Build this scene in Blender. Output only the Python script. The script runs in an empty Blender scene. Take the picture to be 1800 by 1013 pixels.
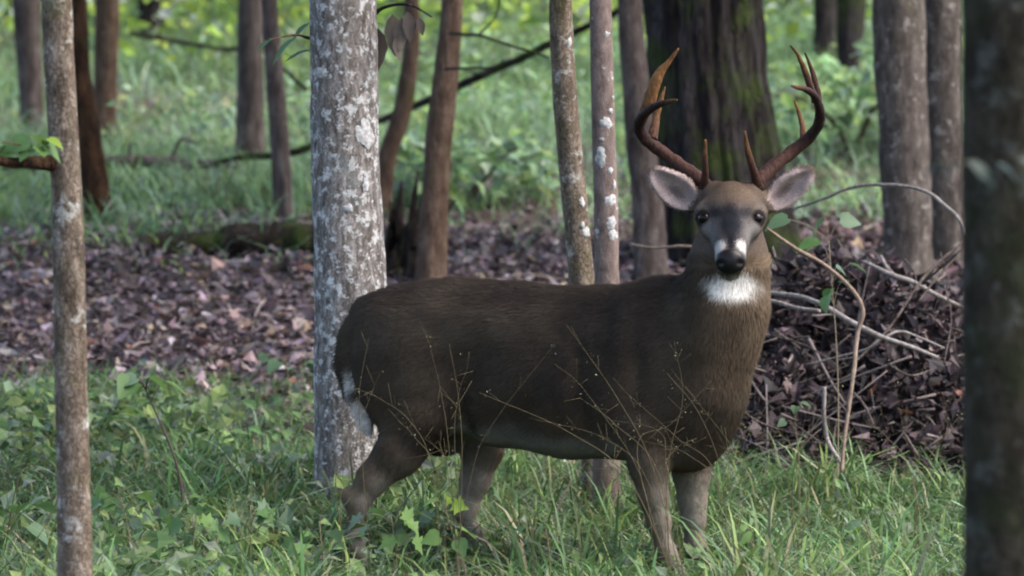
import bpy, math, random
import numpy as np
from mathutils import Vector, Matrix

random.seed(7)
RNG = np.random.default_rng(7)
scene = bpy.context.scene
COL = scene.collection

# ------------------------------------------------------------------ camera
S_PX = 0.00175            # metres per photograph pixel at the deer
DIST = 16.0
CAM_Z = 1.5
PITCH = math.atan((CAM_Z - 0.90) / DIST)
F_PX = DIST / math.cos(PITCH) / S_PX
cam_d = bpy.data.cameras.new('camera')
cam = bpy.data.objects.new('camera', cam_d)
COL.objects.link(cam)
cam.location = (0, -DIST, CAM_Z)
cam.rotation_euler = (math.pi / 2 - PITCH, 0, 0)
cam_d.sensor_width = 36
cam_d.lens = 36 * F_PX / 1800
cam_d.clip_start = 0.5
cam_d.clip_end = 500
cam_d.dof.use_dof = True
cam_d.dof.focus_distance = DIST - 0.25
cam_d.dof.aperture_fstop = 4.2
scene.camera = cam

# ------------------------------------------------------------------ sky, sun, exposure
SUN_EL = math.radians(52)
SUN_AZ = math.radians(105)       # compass-like: 90 = from the right, 180 = from behind the camera
world = bpy.data.worlds.new('World')
scene.world = world
world.use_nodes = True
wn = world.node_tree.nodes
wl = world.node_tree.links
bg = wn['Background']
sky = wn.new('ShaderNodeTexSky')
sky.sky_type = 'NISHITA'
sky.sun_disc = False
sky.sun_elevation = SUN_EL
sky.sun_rotation = SUN_AZ
sky.air_density = 1.0
sky.dust_density = 3.5
wl.new(sky.outputs['Color'], bg.inputs['Color'])
bg.inputs['Strength'].default_value = 0.12
sun_d = bpy.data.lights.new('sun', 'SUN')
sun_d.energy = 0.9
sun_d.angle = math.radians(45)
sun_d.color = (1.0, 0.95, 0.88)
sun = bpy.data.objects.new('sun', sun_d)
COL.objects.link(sun)
sdir = Vector((math.sin(SUN_AZ) * math.cos(SUN_EL), math.cos(SUN_AZ) * math.cos(SUN_EL), math.sin(SUN_EL)))
sun.rotation_euler = sdir.to_track_quat('Z', 'Y').to_euler()
sun.location = (8, -10, 12)
vs = scene.view_settings
scene.display_settings.display_device = 'sRGB'
vs.view_transform = 'Standard'
vs.look = 'None'
vs.gamma = 1.0
vs.use_curve_mapping = False
vs.exposure = 2.62
scene.cycles.max_bounces = 6
scene.cycles.diffuse_bounces = 3
scene.cycles.transmission_bounces = 3
scene.cycles.use_denoising = True
scene.cycles.pixel_filter_type = 'BLACKMAN_HARRIS'
scene.cycles.filter_width = 2.0

# ------------------------------------------------------------------ numeric helpers
def _hash(ix, iy, iz, seed):
    n = (ix.astype(np.int64) * 374761393 + iy.astype(np.int64) * 668265263 + iz.astype(np.int64) * 2147483647 + seed * 1274126177) & 0xFFFFFFFF
    n = ((n ^ (n >> 13)) * 1274126177) & 0xFFFFFFFF
    n = ((n ^ (n >> 16)) * 2246822519) & 0xFFFFFFFF
    return ((n ^ (n >> 15)) & 0xFFFFFF) / float(0xFFFFFF)

def vnoise(p, seed=0):
    p = np.asarray(p, float)
    i = np.floor(p).astype(np.int64)
    f = p - i
    f = f * f * (3 - 2 * f)
    out = 0
    for dx in (0, 1):
        for dy in (0, 1):
            for dz in (0, 1):
                w = (f[:, 0] if dx else 1 - f[:, 0]) * (f[:, 1] if dy else 1 - f[:, 1]) * (f[:, 2] if dz else 1 - f[:, 2])
                out = out + w * _hash(i[:, 0] + dx, i[:, 1] + dy, i[:, 2] + dz, seed)
    return out

def fbm(p, seed=0, octv=3):
    p = np.asarray(p, float)
    a, s, t = 0.5, 0, 0
    for k in range(octv):
        s = s + a * vnoise(p * (2.03 ** k), seed + k * 17)
        t += a
        a *= 0.5
    return s / t

CAM = np.array([0.0, -DIST, CAM_Z])
FWD = np.array([0, math.cos(PITCH), -math.sin(PITCH)])
UPV = np.array([0, math.sin(PITCH), math.cos(PITCH)])

def P(px, py, Y):
    """the point at depth Y that the photograph shows at pixel px, py"""
    d = FWD + np.array([1, 0, 0]) * (px - 900) / F_PX + UPV * (506.5 - py) / F_PX
    return CAM + d * ((Y + DIST) / d[1])

def mpp(Y):
    return (Y + DIST) / F_PX        # metres per pixel at depth Y

def gh(x, y):
    """ground height: level where the deer stands, a wooded slope behind"""
    x = np.asarray(x, float); y = np.asarray(y, float)
    t = y - 0.5
    base = 0.1165 * (np.sqrt(t * t + 0.5) + t) * 0.5 - 0.02
    base = base - 0.05 * np.clip((y - 30) / 30, 0, 1) * np.clip(y - 30, 0, 400) * 0.6
    q = np.stack([x * 0.55, y * 0.55, 0 * x], -1).reshape(-1, 3)
    q2 = q * 4.0
    b = (vnoise(q, 3).reshape(x.shape) - 0.5) * 0.10 + (vnoise(q2, 5).reshape(x.shape) - 0.5) * 0.03
    return base + b * np.clip((np.abs(y) + 0.0) / 3.0, 0.15, 1.0)

def gz(x, y):
    return float(gh(np.array([x]), np.array([y]))[0])

def G(px, py):
    """where the ray of a pixel meets the ground"""
    d = FWD + np.array([1, 0, 0]) * (px - 900) / F_PX + UPV * (506.5 - py) / F_PX
    ts = np.linspace(12, 60, 1500)
    pts = CAM[None] + d[None] * ts[:, None]
    below = pts[:, 2] < gh(pts[:, 0], pts[:, 1])
    k = int(np.argmax(below)) if below.any() else len(ts) - 1
    return pts[k]

# ------------------------------------------------------------------ mesh helpers
def np_mesh(name, V, faces, colors=None, smooth=True, normals=None):
    """faces: list of int arrays, each (M,k)"""
    me = bpy.data.meshes.new(name)
    V = np.asarray(V, np.float32)
    faces = [np.asarray(f, np.int32) for f in faces if len(f)]
    loops = np.concatenate([f.ravel() for f in faces])
    tot = np.concatenate([np.full(len(f), f.shape[1], np.int32) for f in faces])
    start = np.concatenate([[0], np.cumsum(tot)[:-1]]).astype(np.int32)
    me.vertices.add(len(V)); me.vertices.foreach_set('co', V.ravel())
    me.loops.add(len(loops)); me.loops.foreach_set('vertex_index', loops)
    me.polygons.add(len(tot)); me.polygons.foreach_set('loop_start', start)
    me.polygons.foreach_set('loop_total', tot)
    me.update(calc_edges=True)
    me.polygons.foreach_set('use_smooth', np.full(len(tot), bool(smooth)))
    if colors is not None:
        a = me.color_attributes.new('Col', 'FLOAT_COLOR', 'POINT')
        c = np.ones((len(V), 4), np.float32); c[:, :colors.shape[1]] = colors
        a.data.foreach_set('color', c.ravel())
    me.validate()
    if normals is not None:
        me.normals_split_custom_set_from_vertices([tuple(n) for n in np.asarray(normals, float)])
    return me

def link(name, me, mat=None, parent=None, loc=(0, 0, 0)):
    o = bpy.data.objects.new(name, me)
    COL.objects.link(o)
    if mat is not None and me is not None and not me.materials:
        me.materials.append(mat)
    o.parent = parent
    o.location = loc
    return o

def tag(o, label=None, cat=None, group=None, kind=None):
    if label: o['label'] = label
    if cat: o['category'] = cat
    if group: o['group'] = group
    if kind: o['kind'] = kind
    return o

def thing(name, loc, label, cat, group=None):
    o = bpy.data.objects.new(name, None)
    COL.objects.link(o)
    o.location = tuple(float(v) for v in loc)
    o.empty_display_size = 0.1
    return tag(o, label, cat, group)

def catmull(pts, n):
    pts = np.asarray(pts, float)
    m = len(pts)
    if m == 2:
        return pts[0] + (pts[1] - pts[0]) * np.linspace(0, 1, n)[:, None]
    ext = np.vstack([2 * pts[0] - pts[1], pts, 2 * pts[-1] - pts[-2]])
    u = np.linspace(0, m - 1 - 1e-9, n)
    k = np.floor(u).astype(int); t = (u - k)[:, None]
    a, b, c, d = ext[k], ext[k + 1], ext[k + 2], ext[k + 3]
    return 0.5 * ((2 * b) + (-a + c) * t + (2 * a - 5 * b + 4 * c - d) * t * t + (-a + 3 * b - 3 * c + d) * t ** 3)

def sweep(path, rad, seg=8, cap=True, disp=None):
    """tube along a path: returns V, [quads, tris]"""
    path = np.asarray(path, float); n = len(path)
    rad = np.broadcast_to(np.asarray(rad, float), (n,))
    T = np.gradient(path, axis=0)
    T /= np.linalg.norm(T, axis=1)[:, None] + 1e-12
    ref = np.array([0, 1.0, 0]) if abs(T[0][1]) < 0.8 else np.array([1.0, 0, 0])
    N = np.zeros_like(T)
    v = ref - T[0] * np.dot(ref, T[0]); N[0] = v / np.linalg.norm(v)
    for i in range(1, n):
        v = N[i - 1] - T[i] * np.dot(N[i - 1], T[i]); N[i] = v / (np.linalg.norm(v) + 1e-12)
    B = np.cross(T, N)
    ang = np.linspace(0, 2 * np.pi, seg, endpoint=False)
    r = rad[:, None] * np.ones(seg)[None]
    dirs = N[:, None] * np.cos(ang)[None, :, None] + B[:, None] * np.sin(ang)[None, :, None]
    if disp is not None:
        pts0 = path[:, None] + dirs * r[..., None]
        r = r * (1 + disp(pts0.reshape(-1, 3), np.tile(ang, n), np.repeat(np.arange(n), seg)).reshape(n, seg))
    V = (path[:, None] + dirs * r[..., None]).reshape(-1, 3)
    i = np.arange(n - 1)[:, None] * seg; j = np.arange(seg)[None]; j2 = (j + 1) % seg
    Q = np.stack([i + j, i + j2, i + seg + j2, i + seg + j], -1).reshape(-1, 4)
    tris = np.zeros((0, 3), int)
    if cap:
        V = np.vstack([V, path[0], path[-1]])
        a, b = n * seg, n * seg + 1
        j = np.arange(seg); j2 = (j + 1) % seg
        tris = np.vstack([np.stack([np.full(seg, a), j2, j], -1),
                          np.stack([np.full(seg, b), (n - 1) * seg + j, (n - 1) * seg + j2], -1)])
    return V, [Q, tris]

class Acc:
    """collects pieces of one part"""
    def __init__(s): s.V = []; s.F = {}; s.C = []; s.n = 0
    def add(s, V, faces, col=None):
        for f in faces:
            f = np.asarray(f)
            if len(f): s.F.setdefault(f.shape[1], []).append(f + s.n)
        s.V.append(np.asarray(V, float)); s.n += len(V)
        if col is not None:
            c = np.asarray(col, float)
            s.C.append(np.broadcast_to(c, (len(V), 3)) if c.ndim == 1 else c)
    def mesh(s, name, smooth=True, origin=None):
        V = np.vstack(s.V)
        if origin is not None: V = V - np.asarray(origin, float)[None]
        return np_mesh(name, V, [np.vstack(f) for f in s.F.values()], np.vstack(s.C) if s.C else None, smooth)

def rand_frames(n, up=None, spread=1.0, rng=RNG):
    """n random orthonormal frames; normals scattered round up"""
    d = rng.normal(size=(n, 3))
    d /= np.linalg.norm(d, axis=1)[:, None]
    if up is not None:
        d = np.asarray(up, float) + d * spread
        d /= np.linalg.norm(d, axis=1)[:, None]
    a = rng.normal(size=(n, 3))
    u = np.cross(d, a); u /= np.linalg.norm(u, axis=1)[:, None] + 1e-9
    v = np.cross(d, u)
    return u, v, d

def leaf_cards(C, U, V, N, L, W, curl=0.25, fold=0.2):
    """six-vertex leaves with a fold and a curl: C is the leaf's base"""
    n = len(C)
    L = np.broadcast_to(L, (n,))[:, None]; W = np.broadcast_to(W, (n,))[:, None]
    curl = np.broadcast_to(curl, (n,))[:, None]
    mid = C + U * L * 0.45
    tip = C + U * L - N * L * curl
    a = mid + V * W * 0.5 + N * W * fold; b = mid - V * W * 0.5 + N * W * fold
    pts = np.stack([C, a, tip, b, mid], 1).reshape(-1, 3)
    k = np.arange(n)[:, None] * 5
    F = np.concatenate([k + np.array([[0, 4, 1]]), k + np.array([[1, 4, 2]]), k + np.array([[0, 3, 4]]), k + np.array([[4, 3, 2]])])
    return pts, F

def blades(base, H, W, lean, az, bend=1.0, rng=RNG):
    """grass blades: two quads and a tip each"""
    n = len(base)
    H = np.broadcast_to(H, (n,)); W = np.broadcast_to(W, (n,)); lean = np.broadcast_to(lean, (n,))
    d = np.stack([np.cos(az), np.sin(az), 0 * az], -1)
    s = np.stack([-np.sin(az + rng.normal(size=n) * 0.7), np.cos(az), 0 * az], -1)
    s /= np.linalg.norm(s, axis=1)[:, None]
    pts = []
    for t, w in ((0, .7), (.4, 1.0), (.75, .75), (1.0, 0.0)):
        p = base + d * (H * lean * t ** 1.8)[:, None] + np.stack([0 * H, 0 * H, H * (t - 0.42 * np.clip(lean, 0, 1.6) * t ** 2.6 * bend)], -1)
        if w: pts += [p - s * (W * w * .5)[:, None], p + s * (W * w * .5)[:, None]]
        else: pts += [p]
    V = np.stack(pts, 1).reshape(-1, 3)
    k = np.arange(n)[:, None] * 7
    Q = np.concatenate([k + np.array([[0, 1, 3, 2]]), k + np.array([[2, 3, 5, 4]])])
    T = k + np.array([[4, 5, 6]])
    return V, [Q, T]

def pick(palette, n, jitter=0.25, rng=RNG):
    pal = np.array([c for c, w in palette]); w = np.array([w for c, w in palette], float); w /= w.sum()
    c = pal[rng.choice(len(pal), n, p=w)]
    return np.clip(c * (1 + rng.normal(size=(n, 1)) * jitter) * (1 + rng.normal(size=(n, 3)) * 0.06), 0.004, 0.9)

# ------------------------------------------------------------------ materials
def new_mat(name):
    m = bpy.data.materials.new(name); m.use_nodes = True
    nt = m.node_tree
    return m, nt, nt.nodes['Principled BSDF'], nt.nodes['Material Output']

def mat_leaf(name, rough=0.55, trans=0.3, spec=0.3):
    m, nt, b, out = new_mat(name)
    at = nt.nodes.new('ShaderNodeAttribute'); at.attribute_name = 'Col'
    geo = nt.nodes.new('ShaderNodeTexCoord')
    nz = nt.nodes.new('ShaderNodeTexNoise'); nz.inputs['Scale'].default_value = 45; nz.inputs['Detail'].default_value = 2
    nt.links.new(geo.outputs['Object'], nz.inputs['Vector'])
    mp = nt.nodes.new('ShaderNodeMapRange'); mp.inputs['To Min'].default_value = 0.72; mp.inputs['To Max'].default_value = 1.28
    nt.links.new(nz.outputs['Fac'], mp.inputs['Value'])
    mul = nt.nodes.new('ShaderNodeVectorMath'); mul.operation = 'SCALE'
    nt.links.new(at.outputs['Color'], mul.inputs[0]); nt.links.new(mp.outputs['Result'], mul.inputs['Scale'])
    nt.links.new(mul.outputs['Vector'], b.inputs['Base Color'])
    b.inputs['Roughness'].default_value = rough
    b.inputs['Specular IOR Level'].default_value = spec
    if trans:
        tr = nt.nodes.new('ShaderNodeBsdfTranslucent')
        nt.links.new(mul.outputs['Vector'], tr.inputs['Color'])
        mx = nt.nodes.new('ShaderNodeMixShader'); mx.inputs['Fac'].default_value = trans
        nt.links.new(b.outputs['BSDF'], mx.inputs[1]); nt.links.new(tr.outputs['BSDF'], mx.inputs[2])
        nt.links.new(mx.outputs['Shader'], out.inputs['Surface'])
    return m

def ramp(nt, src, stops, interp='LINEAR'):
    r = nt.nodes.new('ShaderNodeValToRGB'); r.color_ramp.interpolation = interp
    e = r.color_ramp.elements
    e[0].position = stops[0][0]; e[0].color = (*stops[0][1], 1)
    e[1].position = stops[-1][0]; e[1].color = (*stops[-1][1], 1)
    for p, c in stops[1:-1]:
        x = e.new(p); x.color = (*c, 1)
    nt.links.new(src, r.inputs['Fac'])
    return r.outputs['Color']

def mixc(nt, fac, a, b):
    m = nt.nodes.new('ShaderNodeMix'); m.data_type = 'RGBA'
    if isinstance(fac, (int, float)): m.inputs[0].default_value = fac
    else: nt.links.new(fac, m.inputs[0])
    for s, v in ((6, a), (7, b)):
        if isinstance(v, tuple): m.inputs[s].default_value = (*v, 1)
        else: nt.links.new(v, m.inputs[s])
    return m.outputs[2]

def mat_bark(name, dark, mid, light, scale=22, stretch=0.35, lichen=None, lichen_amt=0.5, lichen_scale=9, moss=None, moss_amt=0.5, crack=1.0, bump=0.6, lichen2=None):
    m, nt, b, out = new_mat(name)
    k_ = {'bark_near': .55, 'bark_dark': .62, 'bark_pale': .95, 'bark_branch': .62, 'bark_vine': .62, 'bark_redbrown': .55, 'bark_sapling': .85, 'bark_mottled': .66, 'bark_grey': .52, 'bark_brown': .55}.get(name, .66)
    dark, mid, light, lichen, moss, lichen2 = [None if c is None else tuple(k_ * v for v in c) for c in (dark, mid, light, lichen, moss, lichen2)]
    tc = nt.nodes.new('ShaderNodeTexCoord')
    mp = nt.nodes.new('ShaderNodeMapping'); mp.inputs['Scale'].default_value = (1, 1, stretch)
    nt.links.new(tc.outputs['Object'], mp.inputs['Vector'])
    def noise(vec, sc, det=4, rough=0.6, dist=0.0):
        n = nt.nodes.new('ShaderNodeTexNoise'); n.inputs['Scale'].default_value = sc; n.inputs['Detail'].default_value = det
        n.inputs['Roughness'].default_value = rough; n.inputs['Distortion'].default_value = dist
        nt.links.new(vec, n.inputs['Vector']); return n.outputs['Fac']
    n1 = noise(mp.outputs['Vector'], scale, 5, 0.65, 0.4)
    base = ramp(nt, n1, [(0.3, dark), (0.5, mid), (0.68, light)])
    vo = nt.nodes.new('ShaderNodeTexVoronoi'); vo.feature = 'DISTANCE_TO_EDGE'; vo.inputs['Scale'].default_value = scale * 2.6; vo.inputs['Randomness'].default_value = 1.0
    wob = nt.nodes.new('ShaderNodeTexNoise'); wob.inputs['Scale'].default_value = scale * 1.2; wob.inputs['Detail'].default_value = 3
    nt.links.new(mp.outputs['Vector'], wob.inputs['Vector'])
    wm = nt.nodes.new('ShaderNodeVectorMath'); wm.operation = 'MULTIPLY_ADD'; wm.inputs[1].default_value = (.09, .09, .09)
    nt.links.new(wob.outputs['Color'], wm.inputs[0]); nt.links.new(mp.outputs['Vector'], wm.inputs[2])
    nt.links.new(wm.outputs['Vector'], vo.inputs['Vector'])
    crk = ramp(nt, vo.outputs['Distance'], [(0.0, (1, 1, 1)), (0.16, (0, 0, 0))])
    sep = nt.nodes.new('ShaderNodeMath'); sep.operation = 'MULTIPLY'; sep.inputs[1].default_value = 0.55 * crack
    nt.links.new(crk, sep.inputs[0])
    col = mixc(nt, sep.outputs[0], base, tuple(0.45 * c for c in dark))
    if lichen:
        n2 = noise(tc.outputs['Object'], lichen_scale, 7, 0.75, 0.0)
        t = 0.66 - 0.22 * lichen_amt
        f = ramp(nt, n2, [(t, (0, 0, 0)), (t + 0.05, (1, 1, 1))])
        n3 = noise(tc.outputs['Object'], lichen_scale * 6, 3, 0.6)
        lc = ramp(nt, n3, [(0.3, tuple(0.6 * c for c in lichen)), (0.7, lichen)])
        col = mixc(nt, f, col, lc)
        if lichen2:
            n5 = noise(tc.outputs['Object'], lichen_scale * 0.45, 6, 0.7, 0.0)
            f5 = ramp(nt, n5, [(0.62, (0, 0, 0)), (0.66, (1, 1, 1))])
            col = mixc(nt, f5, col, lichen2)
    if moss:
        n4 = noise(tc.outputs['Object'], 4.5, 5, 0.7)
        t = 0.62 - 0.25 * moss_amt
        f = ramp(nt, n4, [(t, (0, 0, 0)), (t + 0.14, (0.8, 0.8, 0.8))])
        col = mixc(nt, f, col, moss)
    nt.links.new(col, b.inputs['Base Color'])
    b.inputs['Roughness'].default_value = 0.9
    b.inputs['Specular IOR Level'].default_value = 0.05
    bp = nt.nodes.new('ShaderNodeBump'); bp.inputs['Strength'].default_value = bump; bp.inputs['Distance'].default_value = 0.012
    add = nt.nodes.new('ShaderNodeMath'); add.operation = 'SUBTRACT'
    nt.links.new(n1, add.inputs[0]); nt.links.new(sep.outputs[0], add.inputs[1])
    nt.links.new(add.outputs[0], bp.inputs['Height'])
    nt.links.new(bp.outputs['Normal'], b.inputs['Normal'])
    return m

M_GRASS = mat_leaf('grass_blade', 0.5, 0.3, 0.2)
M_LEAF = mat_leaf('green_leaf', 0.5, 0.38, 0.2)
M_DEAD = mat_leaf('dead_leaf', 0.6, 0.12, 0.15)
M_STEM = mat_leaf('stem', 0.6, 0.0, 0.1)
BARK = {
    'pale': mat_bark('bark_pale', (.075, .064, .058), (.21, .185, .17), (.44, .41, .395), 48, 0.34, (.68, .67, .66), 0.58, 26, (.16, .20, .20), 0.22, 1.1, 0.8, (.52, .55, .55)),
    'sapling': mat_bark('bark_sapling', (.065, .05, .038), (.16, .125, .095), (.27, .225, .185), 30, 0.4, (.42, .41, .37), 0.45, 13, (.08, .085, .03), 0.25, 0.9, 0.8),
    'spotted': mat_bark('bark_spotted', (.10, .075, .068), (.19, .145, .13), (.27, .21, .19), 34, 0.5, (.60, .59, .60), 0.28, 8, (.08, .08, .05), 0.1, 0.5, 0.5),
    'dark': mat_bark('bark_dark', (.016, .013, .013), (.038, .032, .032), (.075, .066, .068), 14, 0.16, (.12, .11, .12), 0.1, 12, (.050, .072, .020), 0.55, 0.9, 1.0),
    'brown': mat_bark('bark_brown', (.055, .036, .026), (.13, .085, .062), (.21, .15, .115), 24, 0.35, (.30, .27, .24), 0.1, 9, (.07, .075, .03), 0.3, 0.7, 0.7),
    'grey': mat_bark('bark_grey', (.05, .038, .034), (.12, .095, .088), (.22, .185, .17), 26, 0.28, (.33, .31, .31), 0.12, 9, (.08, .085, .05), 0.2, 0.7, 0.6),
    'mottled': mat_bark('bark_mottled', (.046, .038, .033), (.105, .088, .078), (.19, .165, .148), 28, 0.36, (.33, .30, .275), 0.40, 16, (.07, .075, .03), 0.15, 0.7, 0.7),
    'near': mat_bark('bark_near', (.016, .014, .011), (.042, .037, .026), (.085, .075, .055), 20, 0.4, (.11, .115, .10), 0.5, 16, (.032, .042, .018), 0.45, 0.8, 0.8),
    'rotten': mat_bark('bark_rotten', (.012, .010, .010), (.04, .03, .026), (.10, .075, .06), 26, 0.3, (.2, .18, .15), 0.1, 9, (.06, .085, .02), 0.4, 0.9, 1.0),
    'redbrown': mat_bark('bark_redbrown', (.018, .010, .007), (.055, .030, .018), (.12, .065, .035), 20, 0.3, None, 0, 9, (.07, .06, .03), 0.3, 0.8, 0.9),
    'branch': mat_bark('bark_branch', (.13, .11, .10), (.26, .23, .22), (.40, .37, .36), 60, 0.5, None, 0, 9, (.12, .12, .07), 0.2, 0.4, 0.4),
    'vine': mat_bark('bark_vine', (.14, .10, .08), (.24, .18, .145), (.34, .27, .22), 70, 0.5, None, 0, 9, None, 0, 0.3, 0.3),
}

def mat_ground():
    m, nt, b, out = new_mat('forest_soil')
    tc = nt.nodes.new('ShaderNodeTexCoord')
    n = nt.nodes.new('ShaderNodeTexNoise'); n.inputs['Scale'].default_value = 7; n.inputs['Detail'].default_value = 8
    nt.links.new(tc.outputs['Object'], n.inputs['Vector'])
    c = ramp(nt, n.outputs['Fac'], [(0.3, (.018, .014, .012)), (0.5, (.05, .038, .032)), (0.7, (.10, .078, .066))])
    nt.links.new(c, b.inputs['Base Color'])
    b.inputs['Roughness'].default_value = 0.95; b.inputs['Specular IOR Level'].default_value = 0.05
    bp = nt.nodes.new('ShaderNodeBump'); bp.inputs['Strength'].default_value = 0.8; bp.inputs['Distance'].default_value = 0.03
    nt.links.new(n.outputs['Fac'], bp.inputs['Height']); nt.links.new(bp.outputs['Normal'], b.inputs['Normal'])
    return m

# ------------------------------------------------------------------ ground sheet
def axis_steps(segs):
    out = []
    for a, b, n in segs: out += list(np.linspace(a, b, n, endpoint=False))
    return np.array(out + [segs[-1][1]])
gx = axis_steps([(-90, -12, 26), (-12, 12, 160), (12, 90, 26)])
gy = axis_steps([(-40, -4, 30), (-4, 24, 190), (24, 160, 60)])
XX, YY = np.meshgrid(gx, gy, indexing='ij')
ZZ = gh(XX.ravel(), YY.ravel())
nx, ny = len(gx), len(gy)
ii = (np.arange(nx - 1)[:, None] * ny + np.arange(ny - 1)[None]).ravel()
ground = link('ground', np_mesh('ground', np.stack([XX.ravel(), YY.ravel(), ZZ], -1), [np.stack([ii, ii + ny, ii + ny + 1, ii + 1], -1)]), mat_ground())
tag(ground, 'brown forest floor rising behind the deer', kind='structure')

# ------------------------------------------------------------------ trees
def shade_crown_mesh(seed, n=1700):  # unseen crowns, made wide and dense to block overhead light from the deer
    r = np.random.default_rng(seed)
    d = r.normal(size=(n, 3)); d /= np.linalg.norm(d, axis=1)[:, None]
    c = d * (r.random((n, 1)) ** 0.45) * np.array([2.7, 2.7, 1.4]) * (0.75 + 0.5 * vnoise(d * 2 + 9, seed)[:, None])
    U, V, N = rand_frames(n, (0, 0, 1), 0.8, r)
    pts, F = leaf_cards(c, U, V, N, 0.30 + 0.12 * r.random(n), 0.17 + 0.07 * r.random(n), 0.2, 0.15)
    col = np.repeat(pick([((.05, .10, .025), 3), ((.08, .14, .03), 2), ((.035, .07, .02), 2)], n, 0.2, r), 5, 0)
    return np_mesh('crown', pts, [F], col, False)
SHADE_CROWNS = [shade_crown_mesh(s) for s in (1, 2, 3)]
for c in SHADE_CROWNS: c.materials.append(M_LEAF)

def make_tree(name, prof, Y, bark, label, ridges=None, seed=0, flare=1.25, top=6.5, seg=40, crown=True, crown_h=None, rough=0.09, vis=2.6):
    """prof: (px, py, width px) down the trunk as the photograph shows it"""
    m = mpp(Y)
    pts = [P(px, py, Y) for px, py, w in prof]; rr = [w * m / 2 for px, py, w in prof]
    if pts[0][2] < pts[-1][2]: pts.reverse(); rr.reverse()
    # carry on upward, a little thinner and swaying
    d = (pts[0] - pts[min(1, len(pts) - 1)]); d /= max(d[2], 1e-3)
    d[0] = np.clip(d[0], -0.25, 0.25); d[1] = 0
    topz = gz(pts[0][0], Y) + top
    zs = [pts[0][2] + (topz - pts[0][2]) * t for t in (0.25, 0.6, 1.0)]
    up = []
    for k, z in enumerate(zs):
        q = pts[0] + d * (z - pts[0][2]) * 0.6
        up.append((np.array([q[0], q[1] + 0.05 * k, z]), rr[0] * (0.92, 0.75, 0.35)[k]))
    # carry on down to the ground
    b = pts[-1].copy(); g = gz(b[0], Y)
    down = []
    if b[2] > g - 0.05:
        db = pts[-1] - pts[-2]; db = db / max(abs(db[2]), 1e-3)
        db[0] = np.clip(db[0], -0.15, 0.15)
        q = b + db * (b[2] - (g - 0.08)); down = [(np.array([q[0], Y, g - 0.08]), rr[-1] * flare)]
    allp = [u[0] for u in up[::-1]] + pts + [u[0] for u in down]
    allr = [u[1] for u in up[::-1]] + rr + [u[1] for u in down]
    allp.reverse(); allr.reverse()
    allp = np.array(allp); allr = np.array(allr)
    base = np.array([allp[0][0], Y, gz(allp[0][0], Y)])
    # resample: fine where the picture looks, coarse above
    L = np.concatenate([[0], np.cumsum(np.linalg.norm(np.diff(allp, axis=0), axis=1))])
    dense = catmull(allp, 400)
    zc = dense[:, 2] - base[2]
    zt = np.concatenate([np.arange(zc[0], vis, 0.022), np.linspace(vis, zc[-1], 14)])
    path = np.stack([np.interp(zt, zc, dense[:, k]) for k in range(3)], -1)
    rad = np.interp(zt, allp[:, 2] - base[2], allr)
    def disp(p, ang, ring):
        dv = (fbm(p * np.array([9, 9, 5.0]), seed, 3) - 0.5) * rough * 2.2 + (fbm(p * np.array([40, 40, 16.0]), seed + 5, 2) - 0.5) * rough * 1.0
        if ridges:
            k, amp = ridges
            w = p[:, 2] * 0.9
            q = np.stack([np.cos(ang) * k + 20, np.sin(ang) * k + 20, p[:, 2] * 1.5], -1)
            rn = np.abs(vnoise(q, seed + 9) - 0.5) * 2
            q2 = np.stack([np.cos(ang) * k * 2.1 + 50, np.sin(ang) * k * 2.1, p[:, 2] * 3.5], -1)
            rn = np.minimum(rn * 1.6, 1) * 0.7 + 0.3 * np.minimum(np.abs(vnoise(q2, seed + 11) - 0.5) * 3.5, 1)
            dv = dv + (rn - 0.7) * amp
        # root flare in lobes
        h = np.clip(1 - (p[:, 2] - base[2]) / 0.35, 0, 1) ** 2
        dv = dv + h * 0.10 * np.cos(ang * 4 + seed)
        return dv
    V, F = sweep(path, rad, seg, True, disp)
    t = thing(name, base, label, 'tree')
    link('trunk', np_mesh('trunk', V - base, F), BARK[bark], t)
    if crown and Y < 8:  # shading crowns added to nearer trees only, leaving the far slope bright
        c = link('crown', SHADE_CROWNS[seed % 3], None, t)
        c.location = tuple(path[-1] - base + np.array([0, 0, 0.1 if crown_h is None else crown_h]))
        c.rotation_euler = (0, 0, seed * 1.7)
    return t, base, path, rad

T = {}
def tree(key, *a, **k): T[key] = make_tree(*a, **k)
tree('pale', 'tree', [(604, -20, 118), (607, 250, 119), (615, 480, 128), (616, 650, 128), (614, 880, 124)], 1.1, 'pale', 'pale lichen-mottled tree trunk standing directly behind the deer\'s rump', seed=11, flare=1.15, seg=64, rough=0.05)
tree('left', 'tree', [(99, -20, 54), (106, 150, 54), (117, 320, 54), (122, 500, 57), (126, 720, 57), (133, 1040, 62)], -2.4, 'sapling', 'slender scaly-barked tree in front of leaf litter, with short limb holding green leaves', seed=12, seg=48, rough=0.08, vis=2.4)
tree('near', 'tree', [(1787, -20, 192), (1786, 500, 190), (1790, 1040, 194)], -6.4, 'near', 'very dark blurred mossy trunk nearest the camera, cut by the picture\'s edge', seed=13, seg=48, rough=0.05, vis=2.2)
tree('huge', 'tree', [(1233, -20, 205), (1243, 150, 215), (1258, 280, 232), (1275, 430, 258)], 7.2, 'dark', 'massive dark tree with deeply furrowed bark behind the antlers', ridges=(7.0, 0.16), seed=14, flare=1.15, seg=150, rough=0.03, vis=3.6)
tree('slimgrey', 'tree', [(1106, -20, 42), (1120, 180, 50), (1138, 350, 54), (1143, 450, 60)], 6.4, 'grey', 'slim grey trunk leaning against the view of the massive dark tree', seed=15)
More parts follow.
